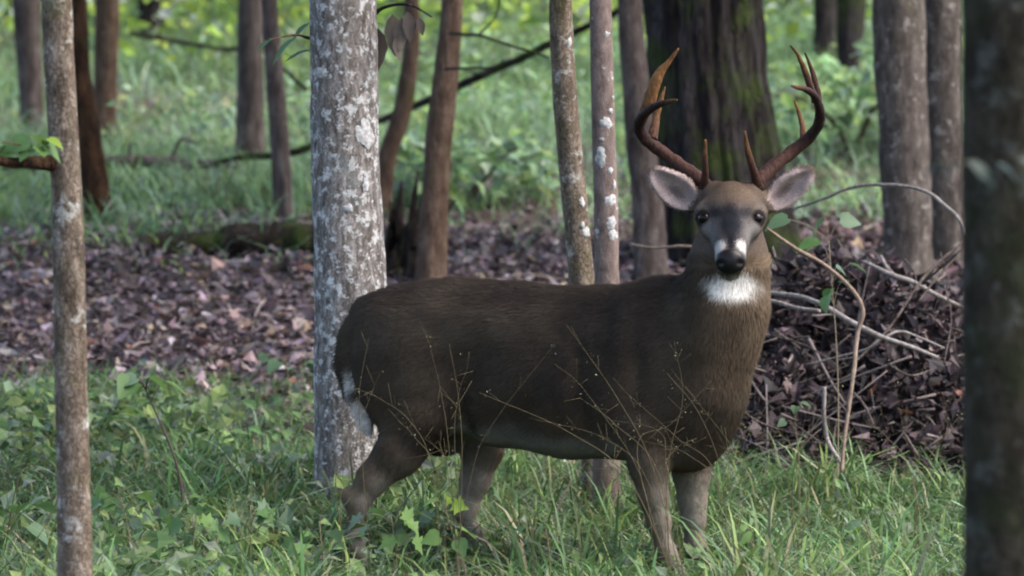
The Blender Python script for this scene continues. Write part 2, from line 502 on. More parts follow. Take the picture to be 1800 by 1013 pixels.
tree('sapA', 'tree', [(984, -20, 40), (990, 120, 42), (1000, 250, 44), (1016, 420, 46), (1026, 560, 46), (1042, 800, 44), (1046, 905, 48)], 1.15, 'sapling', 'thin leaning tree with flaky greenish bark rising behind the deer\'s back', seed=16, rough=0.09, vis=2.9)
tree('sapB', 'tree', [(1055, -20, 38), (1060, 200, 41), (1066, 420, 43), (1067, 600, 43), (1066, 800, 48), (1066, 915, 52)], 0.95, 'spotted', 'thin straight tree with white lichen spots, rising behind the deer\'s shoulder', seed=17, rough=0.05, vis=2.9)
tree('mott', 'tree', [(1578, -20, 94), (1588, 230, 88), (1597, 450, 86)], 6.2, 'mottled', 'grey mottled trunk rising behind the heap of dead leaves', seed=18, seg=56, vis=3.4)
tree('mossr', 'tree', [(1655, -20, 72), (1662, 250, 70), (1672, 450, 78)], 6.9, 'mottled', 'grey trunk with mossy foot between mottled trunk and dark nearest trunk', seed=19, vis=3.4)
tree('brownmid', 'tree', [(796, -20, 38), (787, 100, 42), (772, 240, 48), (764, 370, 48), (758, 480, 54)], 6.1, 'brown', 'reddish brown leaning trunk with a broken stump at its foot', seed=20, vis=3.4)
tree('curved', 'tree', [(724, -20, 26), (722, 90, 28), (706, 200, 34), (682, 270, 34), (674, 340, 32)], 8.6, 'brown', 'thin curved brown trunk just right of the pale tree', seed=21, vis=3.6, crown=False)
tree('pairA', 'tree', [(440, -20, 44), (440, 150, 47), (440, 262, 54)], 10.3, 'grey', 'thicker dark trunk of the close pair left of the pale tree', seed=22, vis=3.8)
tree('pairB', 'tree', [(473, -20, 28), (482, 120, 33), (492, 260, 34), (498, 375, 38)], 8.3, 'grey', 'thinner purplish grey trunk of the close pair left of the pale tree', seed=23, vis=3.8, crown=False)
tree('farl1', 'tree', [(262, -20, 42), (264, 40, 40), (266, 75, 44)], 15.8, 'dark', 'short-looking dark trunk far up the slope among bright leaves', seed=24, vis=3.5)
tree('farl2', 'tree', [(296, -20, 28), (298, 40, 28)], 17.0, 'grey', 'far thin grey trunk beside a darker one among bright leaves', seed=25, vis=3.5)
tree('edgel', 'tree', [(46, -20, 52), (52, 120, 44), (57, 215, 42)], 11.6, 'grey', 'grey trunk left of the slender scaly-barked tree, near picture\'s edge', seed=26, vis=3.8)
tree('darkc', 'tree', [(137, -20, 30), (141, 120, 36), (154, 230, 44), (166, 320, 50), (172, 392, 58)], 7.9, 'redbrown', 'dark reddish crooked trunk just right of the slender scaly-barked tree', seed=27, vis=3.6, rough=0.12)
tree('leftd', 'tree', [(189, -20, 44), (186, 130, 42), (182, 238, 46)], 11.0, 'brown', 'brown trunk rising behind the dark reddish crooked trunk', seed=28, vis=3.8)
tree('farr1', 'tree', [(1452, -20, 42), (1450, 60, 40), (1448, 112, 44)], 14.4, 'dark', 'far dark trunk above the right antler\'s tips, left of its neighbour', seed=29, vis=3.6)
tree('farr2', 'tree', [(1497, -20, 56), (1495, 60, 48), (1490, 150, 34)], 13.2, 'dark', 'far dark trunk between the antlers and grey mottled trunk', seed=30, vis=3.6)


def lichen_patches(key, spots, color_mat):
    """thin lichen rosettes lying on a trunk, facing where the photograph shows them"""
    t, base, path, rad = T[key]
    for k, (px, py, rx, ry) in enumerate(spots):
        Y = base[1]
        q = P(px, py, Y)
        i = int(np.argmin(np.abs(path[:, 2] - q[2])))
        m = mpp(Y); n = 28
        a = np.linspace(0, 2 * np.pi, n, endpoint=False)
        rr = 0.45 + 0.95 * fbm(np.stack([np.cos(a) * 2.2 + k * 3.1, np.sin(a) * 2.2, 0 * a + k], -1), 40 + k, 2)
        rings = []
        for s in (0.0, 0.55, 1.0):
            u = np.array([0.0]) if s == 0 else np.cos(a) * rx * m * rr * s
            v = np.array([0.0]) if s == 0 else np.sin(a) * ry * m * rr * s
            x = np.clip((q[0] - path[i][0]) + u, -rad[i] * 0.97, rad[i] * 0.97)
            z = q[2] + v
            ii_ = np.interp(z, path[:, 2], np.arange(len(path))); px_ = np.interp(z, path[:, 2], path[:, 0]); r_ = np.interp(z, path[:, 2], rad)
            x2 = x + path[i][0] - px_
            x2 = np.clip(x2, -r_ * 0.97, r_ * 0.97)
            R = r_ * 1.03 + (0.0025 if s < 1 else -0.001)
            y = Y - np.sqrt(np.maximum(R * R - x2 * x2, 1e-6))
            rings.append(np.stack([px_ + x2, y, z], -1))
        V = np.vstack(rings)
        j = np.arange(n); j2 = (j + 1) % n
        tr = np.stack([np.zeros(n, int), 1 + j, 1 + j2], -1)
        Q = np.stack([1 + j, 1 + n + j, 1 + n + j2, 1 + j2], -1)
        link('lichen_patch', np_mesh('lichen_patch', V - base, [tr, Q]), color_mat, t)

def mat_plain(name, c1, c2, scale=40, rough=0.8, spec=0.3, bump=0.3):
    m, nt, b, out = new_mat(name)
    tc = nt.nodes.new('ShaderNodeTexCoord')
    n = nt.nodes.new('ShaderNodeTexNoise'); n.inputs['Scale'].default_value = scale; n.inputs['Detail'].default_value = 5
    nt.links.new(tc.outputs['Object'], n.inputs['Vector'])
    nt.links.new(ramp(nt, n.outputs['Fac'], [(0.35, c1), (0.65, c2)]), b.inputs['Base Color'])
    b.inputs['Roughness'].default_value = rough; b.inputs['Specular IOR Level'].default_value = spec
    if bump:
        bp = nt.nodes.new('ShaderNodeBump'); bp.inputs['Strength'].default_value = bump; bp.inputs['Distance'].default_value = 0.004
        nt.links.new(n.outputs['Fac'], bp.inputs['Height']); nt.links.new(bp.outputs['Normal'], b.inputs['Normal'])
    return m
M_LICHEN = mat_plain('lichen', (.16, .16, .155), (.34, .34, .34), 90)
lichen_patches('sapB', [(1063, 216, 13, 10), (1056, 276, 11, 16), (1074, 352, 12, 11), (1075, 392, 9, 14), (1078, 412, 9, 9), (1073, 300, 5, 6), (1080, 325, 4, 9), (1074, 195, 5, 5), (1079, 172, 4, 5), (1067, 60, 6, 5), (1058, 245, 4, 4)], M_LICHEN)
lichen_patches('sapA', [(1022, 355, 6, 9), (1024, 395, 5, 5), (1030, 408, 7, 10), (1001, 75, 5, 10)], M_LICHEN)
lichen_patches('pale', [(640, 235, 18, 26), (566, 128, 16, 8), (614, 365, 9, 9), (645, 325, 6, 15)], M_LICHEN)

# ------------------------------------------------------------------ the deer
def surface_nets(Fd, org, h):
    ins = Fd < 0
    nx, ny, nz = Fd.shape
    c = np.zeros((nx - 1, ny - 1, nz - 1), np.int8)
    for dx in (0, 1):
        for dy in (0, 1):
            for dz in (0, 1):
                c += ins[dx:nx - 1 + dx, dy:ny - 1 + dy, dz:nz - 1 + dz]
    act = (c > 0) & (c < 8)
    idx = np.full(act.shape, -1, np.int64)
    I = np.argwhere(act)
    idx[act] = np.arange(len(I))
    acc = np.zeros((len(I), 3)); cnt = np.zeros(len(I))
    corners = [(0, 0, 0), (1, 0, 0), (0, 1, 0), (1, 1, 0), (0, 0, 1), (1, 0, 1), (0, 1, 1), (1, 1, 1)]
    vals = {k: Fd[I[:, 0] + k[0], I[:, 1] + k[1], I[:, 2] + k[2]] for k in corners}
    for a in corners:
        for ax in range(3):
            if a[ax] == 0:
                b = list(a); b[ax] = 1; b = tuple(b)
                va, vb = vals[a], vals[b]
                x = (va < 0) != (vb < 0)
                t = np.where(x, va / np.where(np.abs(va - vb) < 1e-12, 1, va - vb), 0)
                p = np.zeros((len(I), 3)) + np.array(a, float)
                p[:, ax] += t
                acc += p * x[:, None]; cnt += x
    V = (I + acc / cnt[:, None]) * h + org
    quads = []
    for ax in range(3):
        sl0 = [slice(None)] * 3; sl1 = [slice(None)] * 3
        sl0[ax] = slice(0, -1); sl1[ax] = slice(1, None)
        A = ins[tuple(sl0)]; B = ins[tuple(sl1)]
        o1, o2 = (ax + 1) % 3, (ax + 2) % 3
        E = np.argwhere(A != B)
        E = E[(E[:, o1] > 0) & (E[:, o2] > 0) & (E[:, o1] < Fd.shape[o1] - 1) & (E[:, o2] < Fd.shape[o2] - 1)]
        def cell(d1, d2):
            q = E.copy(); q[:, o1] += d1; q[:, o2] += d2
            return idx[q[:, 0], q[:, 1], q[:, 2]]
        q = np.stack([cell(-1, -1), cell(0, -1), cell(0, 0), cell(-1, 0)], -1)
        flip = ~A[E[:, 0], E[:, 1], E[:, 2]]
        q[flip] = q[flip][:, ::-1]
        quads.append(q)
    return V, np.vstack(quads)

class Field:
    def __init__(s, lo, hi, h):
        s.lo = np.array(lo, float); s.h = h
        s.n = np.ceil((np.array(hi) - s.lo) / h).astype(int) + 1
        s.F = np.full(s.n, 0.5, np.float32)
    def box(s, lo, hi):
        a = np.clip(np.floor((np.array(lo) - s.lo) / s.h).astype(int), 0, s.n)
        b = np.clip(np.ceil((np.array(hi) - s.lo) / s.h).astype(int) + 1, 0, s.n)
        g = [s.lo[k] + s.h * np.arange(a[k], b[k]) for k in range(3)]
        X, Y, Z = np.meshgrid(*g, indexing='ij')
        return (slice(a[0], b[0]), slice(a[1], b[1]), slice(a[2], b[2])), X, Y, Z
    def join(s, sl, d, k):
        a = s.F[sl]; hh = np.maximum(k - np.abs(a - d), 0) / k
        s.F[sl] = np.minimum(a, d) - hh * hh * k * 0.25
    def cut(s, sl, d, k):
        a = s.F[sl]; d = -d; hh = np.maximum(k - np.abs(a - d), 0) / k
        s.F[sl] = np.maximum(a, d) + hh * hh * k * 0.25
    def ell_d(s, c, r, axes, X, Y, Z):
        D = np.stack([X - c[0], Y - c[1], Z - c[2]], -1)
        L = D @ np.array(axes).T
        k0 = np.linalg.norm(L / r, axis=-1); k1 = np.linalg.norm(L / (np.array(r) ** 2), axis=-1)
        return k0 * (k0 - 1) / np.maximum(k1, 1e-6)
    def ell(s, c, r, axes=None, k=0.05, cut=False):
        axes = np.eye(3) if axes is None else axes
        R = max(r) + k + 0.01
        sl, X, Y, Z = s.box(np.array(c) - R, np.array(c) + R)
        d = s.ell_d(c, np.array(r, float), axes, X, Y, Z)
        (s.cut if cut else s.join)(sl, d, k)
    def cone(s, a, ra, b, rb, k=0.03, flat=None):
        """rounded cone from a to b; flat=(dir, factor) thins it along dir"""
        a = np.array(a, float); b = np.array(b, float)
        R = max(ra, rb) + k + 0.01
        sl, X, Y, Z = s.box(np.minimum(a, b) - R, np.maximum(a, b) + R)
        Pp = np.stack([X, Y, Z], -1) - a
        ab = b - a
        t = np.clip((Pp @ ab) / (ab @ ab), 0, 1)
        D = Pp - t[..., None] * ab
        if flat is not None:
            u = np.array(flat[0], float); u /= np.linalg.norm(u)
            D = D + u * ((D @ u) * (1 / flat[1] - 1))[..., None]
        d = np.linalg.norm(D, axis=-1) - (ra + (rb - ra) * t)
        if flat is not None: d = d * flat[1] ** 0.5
        s.join(sl, d, k)
    def chain(s, pts, k=0.03, flat=None):
        for (a, ra), (b, rb) in zip(pts[:-1], pts[1:]): s.cone(a, ra, b, rb, k, flat)

YAW = math.radians(24)
AX = np.array([math.cos(YAW), -math.sin(YAW), 0]); LAT = np.array([math.sin(YAW), math.cos(YAW), 0]); UPZ = np.array([0, 0, 1.0])
def tilt(deg):
    a = math.radians(deg)
    return np.stack([AX * math.cos(a) + UPZ * math.sin(a), LAT, UPZ * math.cos(a) - AX * math.sin(a)])
DEER = np.array([P(960, 1020, 0.05)[0], 0.05, 0.0])
DEER[2] = gz(DEER[0], DEER[1])
fd = Field((-0.58, -0.68, -0.04), (0.98, 0.60, 1.32), 0.0068)
B0 = tilt(0)
# trunk of the body
fd.ell(P(722, 617, .24), (.185, .160, .205), tilt(-8), 0.05)
fd.ell(P(800, 615, .19), (.23, .165, .225), B0, 0.06)
fd.ell(P(900, 640, .11), (.26, .185, .258), B0, 0.06)
fd.ell(P(1010, 655, .03), (.26, .195, .268), B0, 0.06)
fd.ell(P(1105, 655, -.05), (.23, .185, .268), B0, 0.06)
fd.ell(P(1165, 640, -.11), (.17, .165, .265), B0, 0.06)
fd.ell(P(1222, 690, -.17), (.125, .145, .205), tilt(12), 0.06)
fd.ell(P(1208, 772, -.17), (.09, .085, .085), B0, 0.05)
# shoulders and hips
fd.ell(P(1140, 690, -.22), (.125, .07, .19), tilt(-14), 0.06)
fd.ell(P(1215, 700, .01), (.11, .07, .18), tilt(-14), 0.06)
fd.ell(P(716, 668, .14), (.150, .085, .215), tilt(10), 0.07)
fd.ell(P(770, 690, .33), (.16, .085, .20), tilt(10), 0.06)
fd.ell(P(690, 560, .26), (.10, .12, .09), B0, 0.05)
# neck
fd.chain([(P(1200, 625, -.13), .145), (P(1246, 590, -.19), .140), (P(1272, 530, -.22), .126), (P(1281, 465, -.235), .112), (P(1285, 405, -.24), .092)], 0.05)
fd.cone(P(1120, 580, -.07), .095, P(1215, 550, -.15), .10, 0.06)
fd.cone(P(1262, 560, -.23), .132, P(1233, 685, -.20), .128, 0.05)
fd.cone(P(1233, 685, -.20), .128, P(1205, 770, -.17), .095, 0.05)
# head
fd.ell(P(1285, 364, -.295), (.083, .10, .068), None, 0.03)
fd.cone(P(1284, 384, -.33), .068, P(1284, 426, -.43), .045, 0.03)
fd.cone(P(1284, 426, -.43), .048, P(1284, 455, -.515), .041, 0.02)
fd.cone(P(1284, 420, -.32), .056, P(1284, 472, -.475), .032, 0.03)
fd.cone(P(1284, 352, -.355), .052, P(1284, 400, -.40), .045, 0.04)
for sx in (-1, 1):
    fd.ell(P(1284 + sx * 44, 380, -.345), (.034, .04, .033), None, 0.03)
    fd.ell(P(1284 + sx * 35, 400, -.345), (.030, .06, .032), None, 0.03)
    fd.ell(P(1284 + sx * 30, 340, -.285), (.036, .045, .034), None, 0.03)      # pedicle and brow
    fd.cone(P(1284 + sx * 22, 362, -.37), .028, P(1284 + sx * 46, 372, -.345), .024, 0.02)
fd.ell(P(1284, 460, -.537), (.047, .030, .040), None, 0.012)
fd.ell(P(1284, 481, -.495), (.030, .030, .014), None, 0.012)
for sx in (-1, 1):
    fd.ell(P(1284 + sx * 18, 463, -.568), (.0125, .02, .0085), None, 0.008, cut=True)
# ears
EARS = []
for (bx, by, tx, ty, sx, wid, out_) in ((1226, 364, 1141, 302, -1, .056, .25), (1346, 366, 1429, 300, 1, .048, .45)):
    a = P(bx, by, -.265); b = P(tx, ty, -.285)
    u = b - a; Lh = np.linalg.norm(u) / 2; u /= 2 * Lh
    w = np.array([sx * out_, -1.0, 0.05]); w -= u * (w @ u); w /= np.linalg.norm(w)
    v = np.cross(w, u); c = (a + b) / 2
    axes = np.stack([u, v, w])
    fd.cone(P(1284 + sx * 44, 362, -.27), .034, a + u * .04, .030, 0.02)
    fd.ell(c - w * .004 - u * .012, (Lh * .88, wid * .96, .028), axes, 0.015)
    fd.ell(c - w * .006 + u * Lh * .55 + v * sx * .004, (Lh * .52, wid * .56, .020), axes, 0.03)
    fd.ell(c + w * .024 - u * .008, (Lh * .80, wid * .78, .034), axes, 0.008, cut=True)
    fd.ell(c + w * .016 + u * Lh * .5 + v * sx * .004, (Lh * .44, wid * .42, .020), axes, 0.008, cut=True)
    EARS.append((c, u, v, w, Lh, wid))
# tail
TAIL = [(P(640, 545, .27), .036), (P(624, 590, .29), .036), (P(616, 640, .295), .031), (P(612, 690, .29), .016)]
FRINGE = [(P(622, 640, .26), .024), (P(630, 700, .24), .027), (P(645, 748, .21), .017), (P(653, 772, .19), .008)]
fd.chain(FRINGE, 0.02)
fd.chain(TAIL, 0.06)
# legs: (px, py, radius) down each leg
def leg(js, Y, foot_px, toe, k=0.03):
    pts = [(P(px, py, Y), r) for px, py, r in js]
    f = P(foot_px, 1000, Y); g = gz(f[0], Y)
    f1 = np.array([f[0], Y, g + .105]); f2 = f1 + AX * .035 + UPZ * (-.055); f3 = f2 + AX * toe + UPZ * (-.042)
    pts += [(f1, .0235), (f2, .0195), (f3, .022)]
    fd.chain(pts, k)
    fd.cone(f3 + AX * .012, .018, f3 + AX * .035 - UPZ * .008, .011, 0.012)
    return f3
HOOF = [
    leg([(742, 735, .098), (700, 795, .073), (655, 842, .046), (630, 880, .033), (624, 930, .0205), (621, 965, .0185)], .13, 620, .02),
    leg([(845, 740, .085), (848, 790, .062), (836, 842, .044), (818, 895, .032), (822, 930, .0205), (828, 960, .0185)], .34, 832, .02),
    leg([(1138, 760, .082), (1141, 815, .060), (1148, 870, .042), (1158, 918, .032), (1166, 955, .0205), (1169, 985, .0185)], -.22, 1172, .02),
    leg([(1216, 790, .070), (1216, 835, .052), (1217, 880, .040), (1219, 915, .032), (1220, 950, .0205), (1222, 975, .0185)], -.02, 1224, .02)]
fd.ell(P(612, 872, .13), (.022, .02, .03), None, 0.02)
fd.ell(P(802, 890, .34), (.022, .02, .03), None, 0.02)
DV, DQ = surface_nets(fd.F, fd.lo, fd.h)
# light smoothing
E = np.vstack([DQ[:, [0, 1]], DQ[:, [1, 2]], DQ[:, [2, 3]], DQ[:, [3, 0]]])
deg = np.bincount(E.ravel(), minlength=len(DV)).astype(float)[:, None]
for _ in range(3):
    s = np.zeros_like(DV)
    for k in range(3):
        s[:, k] = np.bincount(E[:, 0], DV[E[:, 1], k], len(DV)) + np.bincount(E[:, 1], DV[E[:, 0], k], len(DV))
    DV = DV * 0.5 + (s / deg) * 0.5
# muscle and coat unevenness
def vert_normals(V, Q):
    n = np.cross(V[Q[:, 2]] - V[Q[:, 0]], V[Q[:, 3]] - V[Q[:, 1]])
    vn = np.zeros_like(V)
    for c in range(4):
        for k in range(3): vn[:, k] += np.bincount(Q[:, c], n[:, k], len(V))
    return vn / (np.linalg.norm(vn, axis=1)[:, None] + 1e-12)
DN = vert_normals(DV, DQ)
bodymask = np.clip((0.62 - DV[:, 0]) / 0.1, 0, 1) * np.clip((DV[:, 2] - 0.28) / 0.15, 0, 1)
DV = DV + DN * ((fbm(DV * 7.0, 71, 2) - 0.5) * 0.018 * bodymask)[:, None]
DN = vert_normals(DV, DQ)
def swell(p, s_ax, s_z, amp, near_only=True):
    global DV
    d = DV - p
    a_ = d @ AX; z_ = d[:, 2]
    w = np.exp(-(a_ / s_ax) ** 2 - (z_ / s_z) ** 2)
    if near_only: w = w * np.clip(-(DN @ LAT) * 1.6, 0, 1)
    DV = DV + DN * (w * amp)[:, None]
for (px_, py_, sa, sz_, am) in ((836, 640, .075, .10, -.030), (742, 545, .05, .045, .014), (720, 690, .09, .12, .014), (806, 720, .03, .09, -.022), (1152, 570, .035, .09, .014), (1120, 690, .06, .09, .016),
                               (1066, 690, .030, .13, -.022), (1190, 640, .035, .09, -.020), (1100, 785, .05, .04, .012), (960, 680, .12, .11, .010), (930, 530, .2, .03, -.008), (690, 770, .03, .05, -.012)):
    swell(P(px_, py_, 0), sa, sz_, am)
DN = vert_normals(DV, DQ)

def to_px(V):
    d = V - CAM
    z = d @ FWD
    return 900 + d[:, 0] / z * F_PX, 506.5 - (d @ UPV) / z * F_PX

def sm(x, a, b):
    t = np.clip((x - a) / (b - a), 0, 1); return t * t * (3 - 2 * t)

def near(V, c, r0, r1, sc=(1, 1, 1)):
    return 1 - sm(np.linalg.norm((V - c) / np.array(sc), axis=1), r0, r1)

def coat(V, N):
    """coat colour and hair length over the body, in the deer's own shape"""
    n = len(V)
    C = np.tile(np.array([.098, .073, .056]), (n, 1)); L = np.full(n, .022)
    def lay(col, w):
        nonlocal C
        w = np.clip(w, 0, 1)[:, None]
        C = C * (1 - w) + np.array(col) * w
    x, y, z = V.T
    px, py = to_px(V)
    jit = (fbm(V * 18, 5, 3) - .5)
    lay((.070, .053, .044), sm(z, .74, .92) * (px < 1200) * 0.85)                       # darker saddle
    lay((.120, .085, .060), sm(-z, -.62, -.45) * (px < 1250) * 0.5)
    big = fbm(V * np.array([4, 4, 5.0]), 15, 2)
    lay((.155, .118, .088), sm(big, .5, .68) * .55)
    lay((.060, .047, .042), sm(big, .48, .32) * .55)
    lay((.150, .108, .076), near(V, P(712, 700, .08), .05, .17) * .6)
    lay((.140, .102, .074), near(V, P(1125, 700, -.28), .04, .13) * .5)
    lay((.33, .30, .27), near(V, P(850, 765, .22), .04, .085, (1.3, 1.5, .7)) * .8)
    lay((.165, .120, .084), sm(-z, -.42, -.28))                                       # legs
    lay((.30, .25, .21), sm(-z, -.42, -.25) * sm(N @ AX, .0, .7) * .75)                  # paler leg fronts
    belly = sm(-N[:, 2], .45, .85) * sm(z, .30, .40) * (1 - sm(z, .52, .62)) * (px > 790) * (px < 1165)
    lay((.40, .37, .33), belly)
    inner = sm((N @ LAT) * np.where(((px > 780) & (px < 900)) | ((px > 1180) & (py > 830)), -1, 0), .2, .8) * (z < .42)
    lay((.30, .26, .22), inner * .6 * sm(z, .08, .2))
    # neck, warmer; its right side painted paler, as if lit from the right
    neck = sm(px, 1200, 1270) * sm(z, .52, .70)
    lay((.20, .14, .098), neck * .85)
    lay((.34, .24, .17), neck * sm(px + jit * 40, 1300, 1345) * .7)
    tw = near(V, P(1291, 504, -.36), .034, .092, (1.22, 2.4, .66)) * (N[:, 1] < 0.5)
    tw = np.clip(tw + jit * .9 * (tw > 0.02) * (tw < .98), 0, 1)
    lay((.62, .60, .57), tw); L = L - tw * .006
    # head
    head = sm(z, .985, 1.03) * (y < -.2)
    lay((.155, .120, .098), head)
    lay((.150, .118, .100), head * sm(y, -.34, -.44) * .9)
    face = near(V, P(1284, 410, -.40), .05, .11, (1, 1.5, 1))
    lay((.135, .128, .128), face * .95)
    lay((.19, .13, .088), near(V, P(1284, 342, -.34), .04, .09) * .9)
    lay((.26, .245, .23), near(V, P(1284 - 27, 415, -.40), .012, .040, (.8, 2, 1.2)) * .8)
    lay((.26, .245, .23), near(V, P(1284 + 27, 415, -.40), .012, .040, (.8, 2, 1.2)) * .8)
    lay((.016, .018, .026), near(V, P(1284, 396, -.44), .026, .062, (.72, 2.6, 1.5)) * .92)
    for sx in (-1, 1): lay((.030, .030, .036), near(V, P(1284 + sx * 24, 376, -.41), .010, .032, (1.3, 2, .8)) * .8)       # dark bridge
    lay((.016, .017, .022), near(V, P(1284, 432, -.50), .018, .036, (.46, 2.4, 1.2)))
    lay((.06, .046, .04), near(V, P(1284, 330, -.30), .04, .085, (1, 1.4, .42)) * .9)
    lay((.20, .145, .108), near(V, P(1284, 352, -.36), .02, .06, (1.3, 1.5, .5)) * .8)
    for sx in (-1, 1):
        e = P(1284 + sx * 46, 384, -.375)
        lay((.34, .30, .27), near(V, e + np.array([sx * .008, 0, .016]), .016, .032) * .3)
        lay((.030, .025, .024), near(V, e, .025, .034))
        lay((.42, .39, .37), near(V, P(1284 + sx * 40, 404, -.39), .008, .028, (1, 1.8, 1.1)) * .5)
        lay((.66, .64, .62), near(V, P(1284 + sx * 20, 436, -.505), .015, .029, (1.0, 1.9, .95)))    # white muzzle band
        lay((.66, .64, .62), near(V, P(1284 + sx * 30, 448, -.50), .012, .026, (.8, 1.8, 1.2)))
    lay((.58, .56, .54), near(V, P(1284, 487, -.49), .014, .034, (1.5, 2, .6)))
    nose = near(V, P(1284, 461, -.547), .033, .040, (1.36, 1.0, 1.10))
    lay((.012, .010, .013), nose)
    lay((.015, .012, .012), near(V, P(1284, 479, -.525), .004, .008, (5, 3, .8)))
    L = np.where(head > .5, .009, L); L = np.where(nose > .3, 0, L)
    for sx in (-1, 1):
        L = np.where(near(V, P(1284 + sx * 46, 384, -.385), .027, .033) > .4, 0, L)
    # ears
    earw = np.zeros(n)
    for (c, u, v, w, Lh, wid) in EARS:
        d = V - c
        a_, b_, c_ = d @ u, d @ v, d @ w
        r = np.sqrt((a_ / Lh) ** 2 + (b_ / wid) ** 2)
        ine = (r < 1.25) & (np.abs(c_) < .06) & (a_ > -Lh * .8)
        lay((.13, .095, .075), ine * 1.0)
        inn = ine * sm(N @ w, .05, .35) * (1 - sm(r, .86, .98))
        lay((.31, .245, .235), inn)
        lay((.07, .05, .045), inn * near((V - c) @ np.stack([u, v, w]).T, np.array([-Lh * .2, .004 * np.sign(w[0]), 0]), .010, .034, (1.5, .75, 4)) * .75)  # shade in the ear's hollow painted as a darker centre
        lay((.05, .04, .038), ine * sm(r, .88, 1.0) * sm(a_, -.02, .05) * .75)
        earw = np.maximum(earw, ine)
    L = np.where(earw > 0, .010, L)
    # tail: dark outside, white fringe on the side towards the thigh
    tl = np.zeros(n); wf = np.zeros(n)
    tp = np.array([t[0] for t in TAIL])
    for a, b in zip(tp[:-1], tp[1:]):
        ab = b - a; t = np.clip(((V - a) @ ab) / (ab @ ab), 0, 1)
        dd = np.linalg.norm(V - a - t[:, None] * ab, axis=1)
        tl = np.maximum(tl, dd < .034)
    tl = tl * (px < 655) * (py > 560)
    lay((.115, .080, .058), tl)
    fp = np.array([t[0] for t in FRINGE])
    wf = np.zeros(n)
    for a, b in zip(fp[:-1], fp[1:]):
        ab = b - a; t = np.clip(((V - a) @ ab) / (ab @ ab), 0, 1)
        wf = np.maximum(wf, 1 - sm(np.linalg.norm(V - a - t[:, None] * ab, axis=1), .026, .036))
    wf = wf * sm(py + jit * 60, 630, 668) * (px < 662) * (1 - sm(px - np.interp(py, [620, 690, 750, 780], [628, 642, 656, 664]), -2, 10))
    lay((.46, .43, .40), wf * .9)
    tl = np.maximum(tl, wf > .5)
    L = np.where(tl > .5, .022, L)
    # hooves
    for h in HOOF: lay((.02, .017, .015), near(V, h, .030, .040, (1.4, 1, 1)) * (z < .05))
    L = np.where(z < .06, .004, L); L = np.where((z < .45) & (z >= .06), np.minimum(L, .014), L)
    C = C * (1 + jit[:, None] * .5)
    bodyw = (1 - np.clip(np.maximum(head, tw), 0, 1)) * (1 - np.clip(wf, 0, 1))
    legw = sm(-z, -.40, -.24)
    hw = np.clip(head, 0, 1) * (1 - earw) * (1 - tw)
    C = C * (.80 - (.46 - .22 * legw)[:, None] * bodyw[:, None] - .38 * hw[:, None])
    C = C * (1 + bodyw[:, None] * np.array([-.03, .01, .0]))
    return np.clip(C, .004, .8), L, nose

DC, DL, NOSE = coat(DV, DN)
deer = thing('deer', DEER, 'antlered brown deer standing broadside with its head turned to the camera', 'deer')
def mat_fur():
    m, nt, b, out = new_mat('deer_coat')
    at = nt.nodes.new('ShaderNodeAttribute'); at.attribute_name = 'Col'
    tc = nt.nodes.new('ShaderNodeTexCoord')
    nz = nt.nodes.new('ShaderNodeTexNoise'); nz.inputs['Scale'].default_value = 160; nz.inputs['Detail'].default_value = 3
    nt.links.new(tc.outputs['Object'], nz.inputs['Vector'])
    mp = nt.nodes.new('ShaderNodeMapRange'); mp.inputs['To Min'].default_value = .7; mp.inputs['To Max'].default_value = 1.3
    nt.links.new(nz.outputs['Fac'], mp.inputs['Value'])
    mul = nt.nodes.new('ShaderNodeVectorMath'); mul.operation = 'SCALE'
    nt.links.new(at.outputs['Color'], mul.inputs[0]); nt.links.new(mp.outputs['Result'], mul.inputs['Scale'])
    nt.links.new(mul.outputs['Vector'], b.inputs['Base Color'])
    # the attribute's alpha carries how wet and bare the skin is (nose)
    r = nt.nodes.new('ShaderNodeMapRange'); r.inputs['To Min'].default_value = .85; r.inputs['To Max'].default_value = .36
    nt.links.new(at.outputs['Alpha'], r.inputs['Value']); nt.links.new(r.outputs['Result'], b.inputs['Roughness'])
    sp = nt.nodes.new('ShaderNodeMapRange'); sp.inputs['To Min'].default_value = .02; sp.inputs['To Max'].default_value = .14
    nt.links.new(at.outputs['Alpha'], sp.inputs['Value']); nt.links.new(sp.outputs['Result'], b.inputs['Specular IOR Level'])
    return m
M_FUR = mat_fur()
body = link('body', np_mesh('body', DV - DEER, [DQ], np.concatenate([DC, NOSE[:, None]], 1)), M_FUR, deer)
